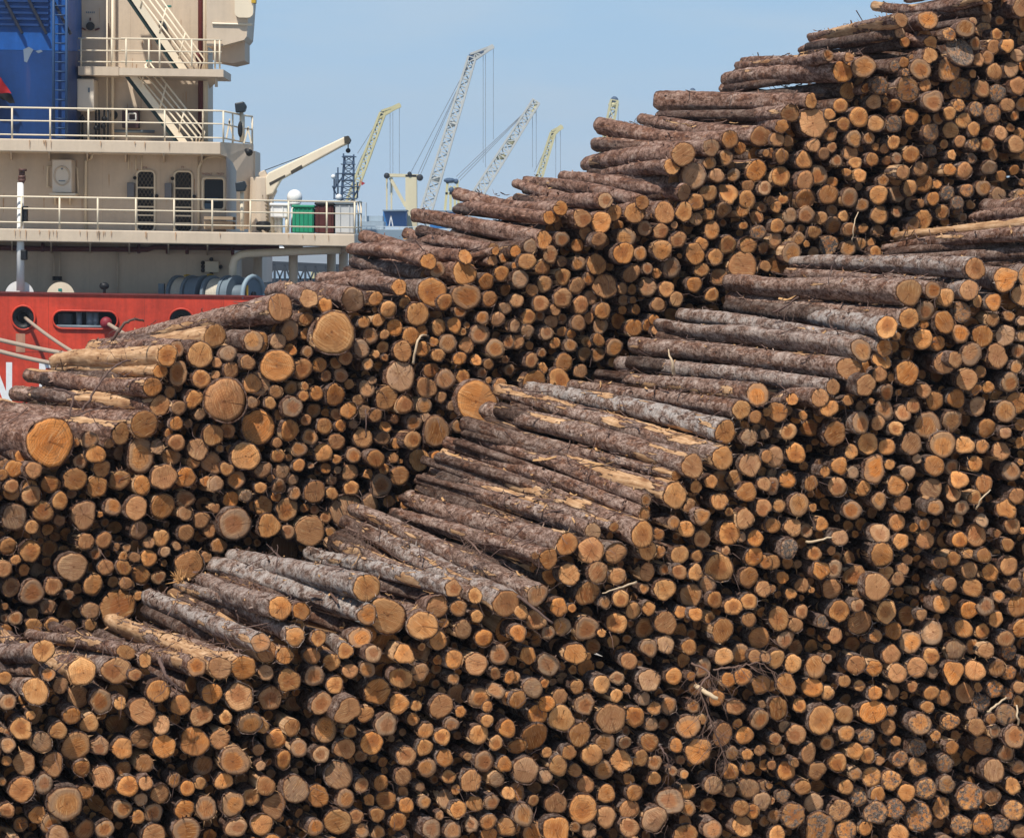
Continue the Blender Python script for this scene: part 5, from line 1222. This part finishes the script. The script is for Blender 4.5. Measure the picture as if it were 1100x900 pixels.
branch('broken_stick', 'short yellow snapped stick poking out of the hanging branch', 'stick', 'B', [(748, 737, -.05), (759, 744, -.25), (771, 750, -.3)], .024, .016, TWIGP, amp=.003, n=8)
branch('dead_branch', 'dark bent branch lying across the peeled logs near the red hull', 'branch', 'A', [(88, 441, -.12), (99, 425, -.16), (112, 404, -.16), (128, 391, -.12), (140, 387, .05)], .014, .007, TWIG, twigs=3, tl=.3, down=-.2)
branch('dead_branch', 'dark crooked branch lying below the bent branch on the left logs', 'branch', 'A', [(58, 418, -.1), (78, 424, -.12), (76, 446, -.16), (100, 440, -.14), (122, 436, -.05)], .013, .006, TWIG, twigs=4, tl=.25, down=.2)
branch('dead_branch', 'dark arched bark strip standing over the crest logs by the oblong hull opening', 'branch', 'A', [(120, 366, .2), (132, 350, .1), (143, 343, .1), (154, 345, .3)], .018, .010, TWIG, twigs=2, tl=.2, down=.1)
branch('peeled_strip', 'white hooked peeled strip hanging in the middle of the rear pile', 'strip', 'A', [(444, 391, -.12), (446, 378, -.16), (449, 366, -.16), (454, 360, -.1), (460, 361, .05)], .014, .010, TWIGP, amp=.002)
branch('splinter', 'pale upright splinter standing on a long grey log of the front pile', 'splinter', 'B', [(725, 402, 1.6), (722, 390, 1.55), (718, 375, 1.6)], .022, .004, TWIGP, amp=.004, n=8)
branch('stick', 'thin pale stick leaning against the upper right ends of the rear pile', 'stick', 'A', [(915, 260, -.1), (917, 245, -.14), (922, 228, -.1)], .008, .005, TWIGP, n=8)
branch('stick', 'thin brown stick hanging before ends above the front pile, left of the giant pith butt', 'stick', 'A', [(393, 440, -.08), (393.5, 455, -.12), (393, 470, -.08)], .008, .006, TWIG, n=8)
branch('stick', 'slim peeled stick jutting left from the face below the mid slope', 'stick', 'B', [(684, 625, -.05), (665, 631, -.14), (647, 637, -.2)], .010, .004, TWIGP, n=8)
branch('stick', 'brown stick sliding off the lowest log of the mid slope', 'stick', 'B', [(556, 640, -.08), (572, 652, -.14), (594, 669, -.2)], .014, .010, TWIG, n=9)
branch('stick', 'pale stick with a bent tip in the dark gap at right of the face', 'stick', 'B', [(866, 582, -.02), (880, 580, -.14), (894, 577, -.18)], .014, .006, TWIGP, n=9)
branch('stick', 'white thin stick standing by the lower right edge', 'stick', 'B', [(1094, 778, -.12), (1093, 768, -.16), (1092, 757, -.1)], .010, .008, TWIGP, n=8)
branch('stick', 'pale slanting stick left of the white stick at the lower right edge', 'stick', 'B', [(1061, 765, -.12), (1070, 757, -.16), (1081, 749, -.1)], .012, .008, TWIGP, n=8)
branch('stick', 'thin twig leaning over two round ends at right of the front face', 'stick', 'B', [(1049, 547, -.1), (1055, 535, -.16), (1064, 526, -.1)], .008, .006, TWIGP, n=8)
branch('dead_branch', 'frayed bark and twigs hanging from a log at the lower left face', 'branch', 'B', [(172, 708, -.05), (176, 722, -.16), (184, 733, -.18), (196, 742, -.14)], .018, .008, TWIG, twigs=8, tl=.12)
branch('dead_branch', 'small twig spray beside the hanging branch, over small ends', 'branch', 'B', [(708, 800, -.08), (716, 812, -.14), (720, 826, -.1)], .010, .004, TWIG, twigs=12, tl=.14)
branch('dead_branch', 'reddish root tuft on the grey logs below the rear pile', 'branch', 'B', [(372, 566, 3.1), (384, 572, 2.9), (398, 580, 2.7)], .010, .005, BRN, twigs=60, tl=.16, down=.3)
branch('dead_branch', 'brush tuft of shredded bark on the mid slope logs', 'branch', 'B', [(500, 577, .9), (512, 590, .7), (520, 604, .5)], .010, .005, BRN, twigs=60, tl=.16, down=.2)
branch('dead_branch', 'shredded bark tuft on the yellow peeled log of the slope', 'branch', 'B', [(584, 513, 1.7), (590, 520, 1.6), (598, 530, 1.5)], .010, .004, TWIG, twigs=26, tl=.12, down=.1)
branch('stick', 'dark twig lying across the grey logs at the upper right', 'stick', 'B', [(830, 336, 1.9), (845, 328, 1.7), (858, 319, 1.6)], .012, .007, TWIG, twigs=5, tl=.2, n=9)
# splintered broken end of one log
m = MB(); c0 = on_face('B', 193, 622, 3.4)
for k in range(26):
    d = np.array([R.gauss(-.5, .5), R.gauss(.2, .4), R.gauss(.9, .45)]); d /= np.linalg.norm(d); p = c0 + np.array([R.uniform(-.02, .02), R.uniform(-.02, .02), R.uniform(-.04, 0)])
    m.tube([p, p + d * R.uniform(.04, .13)], [R.uniform(.008, .016), .001], 4)
tag(m.build('splintered_butt', flat('orange_break_wood', (.46, .24, .09), .85, 0, .3, 40), None), 'orange splintered break sticking up between the silver logs and rear pile', 'splinters')

# fine twigs and fibres caught between the ends, and bark flakes lying on the logs
m = MB()
vis = [l for l in logs if l['vis'] or l.get('layer') == 1]
for k in range(1500):
    l = R.choice(vis); a = R.uniform(0, 6.28); p = l['p0'] + np.array([math.cos(a) * l['r0'], -.02 + R.uniform(-.03, .05), math.sin(a) * l['r0']])
    ln = R.uniform(.04, .17) * (2 if R.random() < .08 else 1); d = np.array([R.gauss(0, .7), R.gauss(-.25, .3), R.gauss(-.25, .6)]); d /= np.linalg.norm(d)
    cv = [p, p + d * ln * .5 + np.array([R.gauss(0, .012), R.gauss(0, .012), R.gauss(0, .012)]), p + d * ln + np.array([R.gauss(0, .02), 0, -R.uniform(0, .04)])]
    rr = R.uniform(.0015, .0042); m.tube(cv, [rr, rr * .8, rr * .4], 3, False)
for l in logs:
    if not l['tail']: continue
    for k in range(7 if l['pile'] == 'B' else 4):
        z = R.uniform(.05, .9) * l['L']; a = R.gauss(math.pi / 2, .6); M = frame(l['d'], 0); r_ = l['r0'] + (l['r1'] - l['r0']) * z / l['L']
        nrm = M @ np.array([math.cos(a), math.sin(a), 0]); p = l['p0'] + l['d'] * z + nrm * (r_ * 1.03 + .004); b = R.gauss(0, .8); sd_ = np.cross(nrm, l['d'])
        d = l['d'] * math.cos(b) + sd_ * math.sin(b); ln = R.uniform(.08, .42)
        cv = squiggle([p - d * ln * .5 + nrm * R.uniform(0, .03), p + nrm * .006 + sd_ * R.gauss(0, .02), p + d * ln * .5 + nrm * R.uniform(0, .05) + sd_ * R.gauss(0, .03)], 8, .003); rr = R.uniform(.003, .008)
        m.tube(cv, list(np.linspace(rr, rr * .5, len(cv))), 4)
tag(m.build('twig_litter', TWIG), 'fine twigs and fibres caught between the log ends', 'twigs', None, 'stuff')
flv = []; flf = []; fln = 0; fcol = {0: MB(), 1: MB()}
for l in logs:
    if not l['tail']: continue
    M = frame(l['d'], 0); n_ = int((34 if l['pile'] == 'B' else 14) * l['L'] / 4)
    for k in range(n_):
        a = R.gauss(math.pi / 2, .75); z = R.uniform(.05, .98) * l['L']; r_ = l['r0'] + (l['r1'] - l['r0']) * z / l['L']
        nrm = M @ np.array([math.cos(a), math.sin(a), 0]); p = l['p0'] + l['d'] * z + nrm * (r_ * 1.03 + .002)
        if nrm[2] < .2: continue
        t1 = l['d'] * math.cos(b := R.gauss(0, .7)) + np.cross(nrm, l['d']) * math.sin(b); t2 = np.cross(nrm, t1)
        ln = R.uniform(.015, .06) * (2.4 if R.random() < .10 else 1); w_ = min(.022, ln * R.uniform(.12, .45)); cu = R.uniform(.05, .5)
        if R.random() < .07: ln = R.uniform(.10, .34); w_ = R.uniform(.010, .028); cu = R.uniform(.05, .22)
        vs = []
        for i in range(4):
            u = i / 3 - .5; hh = cu * ln * (u * u * 2) + R.uniform(0, .006)
            ww = w_ * (1 - .5 * abs(u) * R.uniform(.6, 1.6))
            vs += [p + t1 * u * ln + t2 * ww * .5 + nrm * hh, p + t1 * u * ln - t2 * ww * .5 + nrm * (hh + R.uniform(-.004, .008))]
        th_ = nrm * .004
        vs2 = vs + [v_ - th_ for v_ in vs]
        fs = []
        for i in range(3): q = 2 * i; fs += [(q, q + 1, q + 3, q + 2), (q + 8, q + 10, q + 11, q + 9), (q, q + 2, q + 10, q + 8), (q + 1, q + 9, q + 11, q + 3)]
        fs += [(0, 8, 9, 1), (6, 7, 15, 14)]
        fcol[1 if R.random() < (.22 if l['pile'] == 'B' else .12) else 0].add(vs2, fs)
tag(fcol[0].build('bark_flakes', STRIP), 'dark bark flakes lying loose on the long logs', 'bark', None, 'stuff')
tag(fcol[1].build('wood_chips', flat('orange_chip_wood', (.50, .29, .13), .85, 0, .3, 40)), 'pale wood chips lying loose on the long logs', 'chips', None, 'stuff')

# ------------------------------------------------------------------ a label for every log
LM = [  # x, y, own label, how others refer to it
 (53, 475, 'very thick dark barked log jutting out at the far left edge', 'the very thick log at far left'),
 (358, 358, 'giant pale round butt just under the rear crest, right of the ship reels', 'the giant pale butt'),
 (242, 430, 'broad round butt a little down and left from the giant pale butt', 'the broad left butt'),
 (512, 434, 'giant dark centred butt directly above the top logs of the front pile', 'the dark centred giant'),
 (277, 457, 'large oval butt just right of and below the broad left butt', 'the large oval butt'),
 (430, 405, 'large butt midway between the giant pale butt and the giant dark centred butt', 'the large middle butt'),
 (301, 331, 'long thick flaky barked log climbing the crest before the ship reels', 'the flaky crest log'),
 (180, 382, 'long fully peeled tan log lying in front of the red hull', 'the long peeled hull log'),
 (464, 314, 'short log with a very wide end on the rear crest', 'the wide crest log'),
 (379, 322, 'stout round end on the crest directly above right of the giant pale butt', 'the stout crest end'),
 (499, 293, 'long brown log sloping down the crest behind the wide crest log', 'the sloping brown log'),
 (873, 132, 'big pale blocky butt high up on the rear pile at upper right', 'the big pale blocky butt'),
 (745, 189, 'stout round end below the stepped skyline logs of the rear pile', 'the stout step end'),
 (871, 109, 'long dark log reaching farthest left of the upper skyline step', 'the far reaching skyline log'),
 (905, 78, 'long brown log on the skyline two steps below the summit', 'the upper skyline log'),
 (997, 22, 'dark log pointing down left just below the summit of the rear pile', 'the dark summit log'),
 (797, 286, 'big yellow butt low on the rear pile touching the front pile logs', 'the big yellow butt'),
 (976, 314, 'thickest long log lying on the right shoulder of the front pile', 'the thickest shoulder log'),
 (1047, 289, 'straight grey log lying topmost on the right shoulder of the front pile', 'the topmost shoulder log'),
 (814, 424, 'log with a long stripped back at the middle of the front slope', 'the stripped back log'),
 (779, 464, 'silvery smooth log lying in the upper middle of the front slope', 'the silvery slope log'),
 (744, 501, 'long grey log with a rounded far end below the silvery slope log', 'the round tailed log'),
 (690, 574, 'log with the largest yellow stripped patches on the front slope', 'the yellow patched log'),
 (609, 584, 'smooth thick brownish log at the middle of the front slope', 'the smooth brown log'),
 (544, 648, 'thick rough log ending lowest on the middle slope', 'the thick rough slope log'),
 (394, 631, 'upper of two thick silver logs on the lower left slope', 'the upper silver log'),
 (394, 660, 'lower of two thick silver logs on the lower left slope', 'the lower silver log'),
 (415, 661, 'tall oval butt wedged right of the two silver logs', 'the tall oval butt'),
 (487, 632, 'slim whitish log lying right of the two silver logs', 'the slim whitish log'),
 (236, 717, 'yellow stripped log lying diagonally at lower left', 'the yellow diagonal log'),
 (47, 699, 'ridged grey log lying level at the left end of the front pile', 'the level grey log'),
 (38, 742, 'stout log at the left edge under the level grey log', 'the stout left edge log'),
 (70, 862, 'big split end in the bottom left corner of the front face', 'the big split corner end'),
 (209, 796, 'large pale angular end in the lower left face', 'the large angular end'),
 (772, 610, 'big end in the middle of the front face right of centre', 'the big mid face end'),
 (656, 772, 'big saw marked end in the lower middle of the front face', 'the big saw marked end'),
 (896, 465, 'large orange end of a protruding grey log under the right shoulder', 'the large orange end'),
 (996, 457, 'largest end of the right hand face below the shoulder', 'the largest right face end'),
 (939, 504, 'upright oval end below the large orange end on the right', 'the upright oval end'),
 (882, 773, 'big dark ringed end in the lower right face', 'the big dark ringed end'),
 (703, 880, 'knobbly ringed end at the bottom right of centre', 'the knobbly bottom end'),
 (987, 877, 'big weathered end at the bottom of the lower right corner', 'the big weathered bottom end'),
 (1068, 494, 'stout end at the right edge half way up', 'the stout right edge end'),
 (405, 832, 'pale round end at the bottom middle left', 'the pale bottom middle end'),
]
allv = [l for l in logs if l['vis']]
lms = []
for x, y, own, ref in LM:
    c = min((logs[i] for i in single), key=lambda l: (l['x'] - x) ** 2 + (l['y'] - y) ** 2 + (0 if 'lm' not in l else 1e6))
    c['lm'] = ref; tag(c['obj'], own); lms.append(c)
DIRS = ['right of', 'up and right from', 'directly above', 'up and left from', 'left of', 'down and left from', 'directly below', 'down and right from']
ORD = ['nearest', 'second', 'third', 'fourth', 'fifth', 'sixth', 'seventh', 'eighth', 'ninth', 'tenth', 'eleventh', 'twelfth', 'thirteenth', 'fourteenth', 'fifteenth', 'sixteenth', 'seventeenth', 'eighteenth', 'nineteenth', 'twentieth']
def sector(dx, dy): return int(((math.degrees(math.atan2(-dy, dx)) + 22.5) % 360) // 45)
rank = {}
for c in lms:
    sec = {}
    for l in allv:
        if l is c: continue
        dx, dy = l['x'] - c['x'], l['y'] - c['y']; d = math.hypot(dx, dy)
        if d < 330: sec.setdefault(sector(dx, dy), []).append((d, id(l)))
    for s_, lst in sec.items():
        for k, (d, i_) in enumerate(sorted(lst)): rank.setdefault(i_, []).append((k, d, DIRS[s_], c['lm']))
for i in single:
    l = logs[i]
    if 'lm' in l: continue
    opt = min(rank.get(id(l), [(19, 0, 'near', 'the pile')]))
    k, d, dr, ref = opt
    size = 'small' if l['r'] < 8 else 'middling' if l['r'] < 10.5 else 'stout' if l['r'] < 13 else 'thick'
    tone = 'weathered dark ' if l['rndc'][1] > .65 else 'orange ' if l['rndc'][0] < .15 else ''
    kind = 'long log' if l['tail'] else 'log end'
    if l['tail'] and l['peel'] > .6: tone = 'stripped '
    l['obj']['label'] = f"{size} {tone}{kind}, {ORD[min(k, 19)]} end {dr} {ref}"
    if len(l['obj']['label'].split()) > 16: l['obj']['label'] = f"{kind}, {ORD[min(k, 19)]} end {dr} {ref}"
assert len({o['label'] for o in bpy.data.objects if o.name.startswith('log') and 'label' in o and not o.name.startswith('log_')}) >= 295
# ------------------------------------------------------------------ light, sky, camera
SUN_EL = math.radians(57); SUN_AZ = math.radians(203)      # azimuth from +Y towards +X: behind the camera's left shoulder
w = bpy.data.worlds.new('World'); scene.world = w; w.use_nodes = True
nt = w.node_tree; bg = nt.nodes['Background']
sky = nt.nodes.new('ShaderNodeTexSky'); sky.sky_type = 'NISHITA'; sky.sun_disc = False
sky.sun_elevation = SUN_EL; sky.sun_rotation = SUN_AZ; sky.altitude = 0; sky.air_density = 1.0; sky.dust_density = .6; sky.ozone_density = 2.0
tc = nt.nodes.new('ShaderNodeTexCoord'); sx = nt.nodes.new('ShaderNodeSeparateXYZ'); nt.links.new(tc.outputs['Generated'], sx.inputs[0])
rp = nt.nodes.new('ShaderNodeValToRGB'); nt.links.new(sx.outputs[2], rp.inputs[0])
el_ = rp.color_ramp.elements; el_.new(.045); el_.new(.35)
for e_, (p_, c_) in zip(el_, ((0, (.52, .70, .90)), (.03, (.45, .65, .87)), (.085, (.36, .585, .835)), (.6, (.035, .11, .29)))): e_.position = p_; e_.color = (*c_, 1)
# thin high cloud veil
mp = nt.nodes.new('ShaderNodeMapping'); mp.inputs['Scale'].default_value = (5, 5, 26); nt.links.new(tc.outputs['Generated'], mp.inputs[0])
cn = nt.nodes.new('ShaderNodeTexNoise'); cn.inputs['Scale'].default_value = 2.6; cn.inputs['Detail'].default_value = 6; nt.links.new(mp.outputs[0], cn.inputs['Vector'])
mr = nt.nodes.new('ShaderNodeMapRange'); mr.inputs[1].default_value = .38; mr.inputs[2].default_value = .72; mr.inputs[4].default_value = .5; nt.links.new(cn.outputs['Fac'], mr.inputs[0])
mc = nt.nodes.new('ShaderNodeMix'); mc.data_type = 'RGBA'; nt.links.new(mr.outputs[0], mc.inputs[0]); nt.links.new(rp.outputs[0], mc.inputs[6]); mc.inputs[7].default_value = (.54, .66, .79, 1)
sc_ = nt.nodes.new('ShaderNodeMix'); sc_.data_type = 'RGBA'; sc_.blend_type = 'MULTIPLY'; sc_.inputs[0].default_value = 1; nt.links.new(mc.outputs[2], sc_.inputs[6]); k_ = 1 / SKY_STRENGTH; sc_.inputs[7].default_value = (k_, k_, k_, 1)
mx = nt.nodes.new('ShaderNodeMix'); mx.data_type = 'RGBA'; mx.inputs[0].default_value = .86; nt.links.new(sky.outputs[0], mx.inputs[6]); nt.links.new(sc_.outputs[2], mx.inputs[7])
nt.links.new(mx.outputs[2], bg.inputs[0]); bg.inputs[1].default_value = SKY_STRENGTH
sd = bpy.data.lights.new('sun', 'SUN'); sd.energy = SUN_STRENGTH; sd.angle = math.radians(1.8); sd.color = (1, .935, .84)
so_ = bpy.data.objects.new('sun', sd); COL.objects.link(so_)
to_sun = Vector((math.sin(SUN_AZ) * math.cos(SUN_EL), math.cos(SUN_AZ) * math.cos(SUN_EL), math.sin(SUN_EL)))
so_.rotation_euler = to_sun.to_track_quat('Z', 'Y').to_euler(); so_.location = to_sun * 60
cd = bpy.data.cameras.new('camera'); cam = bpy.data.objects.new('camera', cd); COL.objects.link(cam)
cam.location = (0, 0, CAMZ); cam.rotation_euler = (math.radians(90), 0, 0)
cd.sensor_width = 36; cd.lens = 36 * F / 1100; cd.shift_y = -(450 - HOR) / 1100; cd.clip_start = .5; cd.clip_end = 6000
scene.camera = cam
scene.view_settings.view_transform = 'Standard'; scene.view_settings.look = 'None'; scene.view_settings.gamma = 1; scene.view_settings.exposure = EXPOSURE
scene.view_settings.use_curve_mapping = False

# the harbour air
hz = MB().box((-1500, -100, -5.2), (1500, 1600, 75)); hm_ = bpy.data.materials.new('harbour_haze'); hm_.use_nodes = True; ht = hm_.node_tree; ht.nodes.clear()
ho = ht.nodes.new('ShaderNodeOutputMaterial'); hv = ht.nodes.new('ShaderNodeVolumePrincipled'); hv.inputs['Color'].default_value = (.80, .88, 1, 1); hv.inputs['Density'].default_value = HAZE; hv.inputs['Anisotropy'].default_value = .2
ht.links.new(hv.outputs[0], ho.inputs['Volume']); tag(hz.build('haze', hm_), 'thin pale harbour haze', 'haze', None, 'stuff')
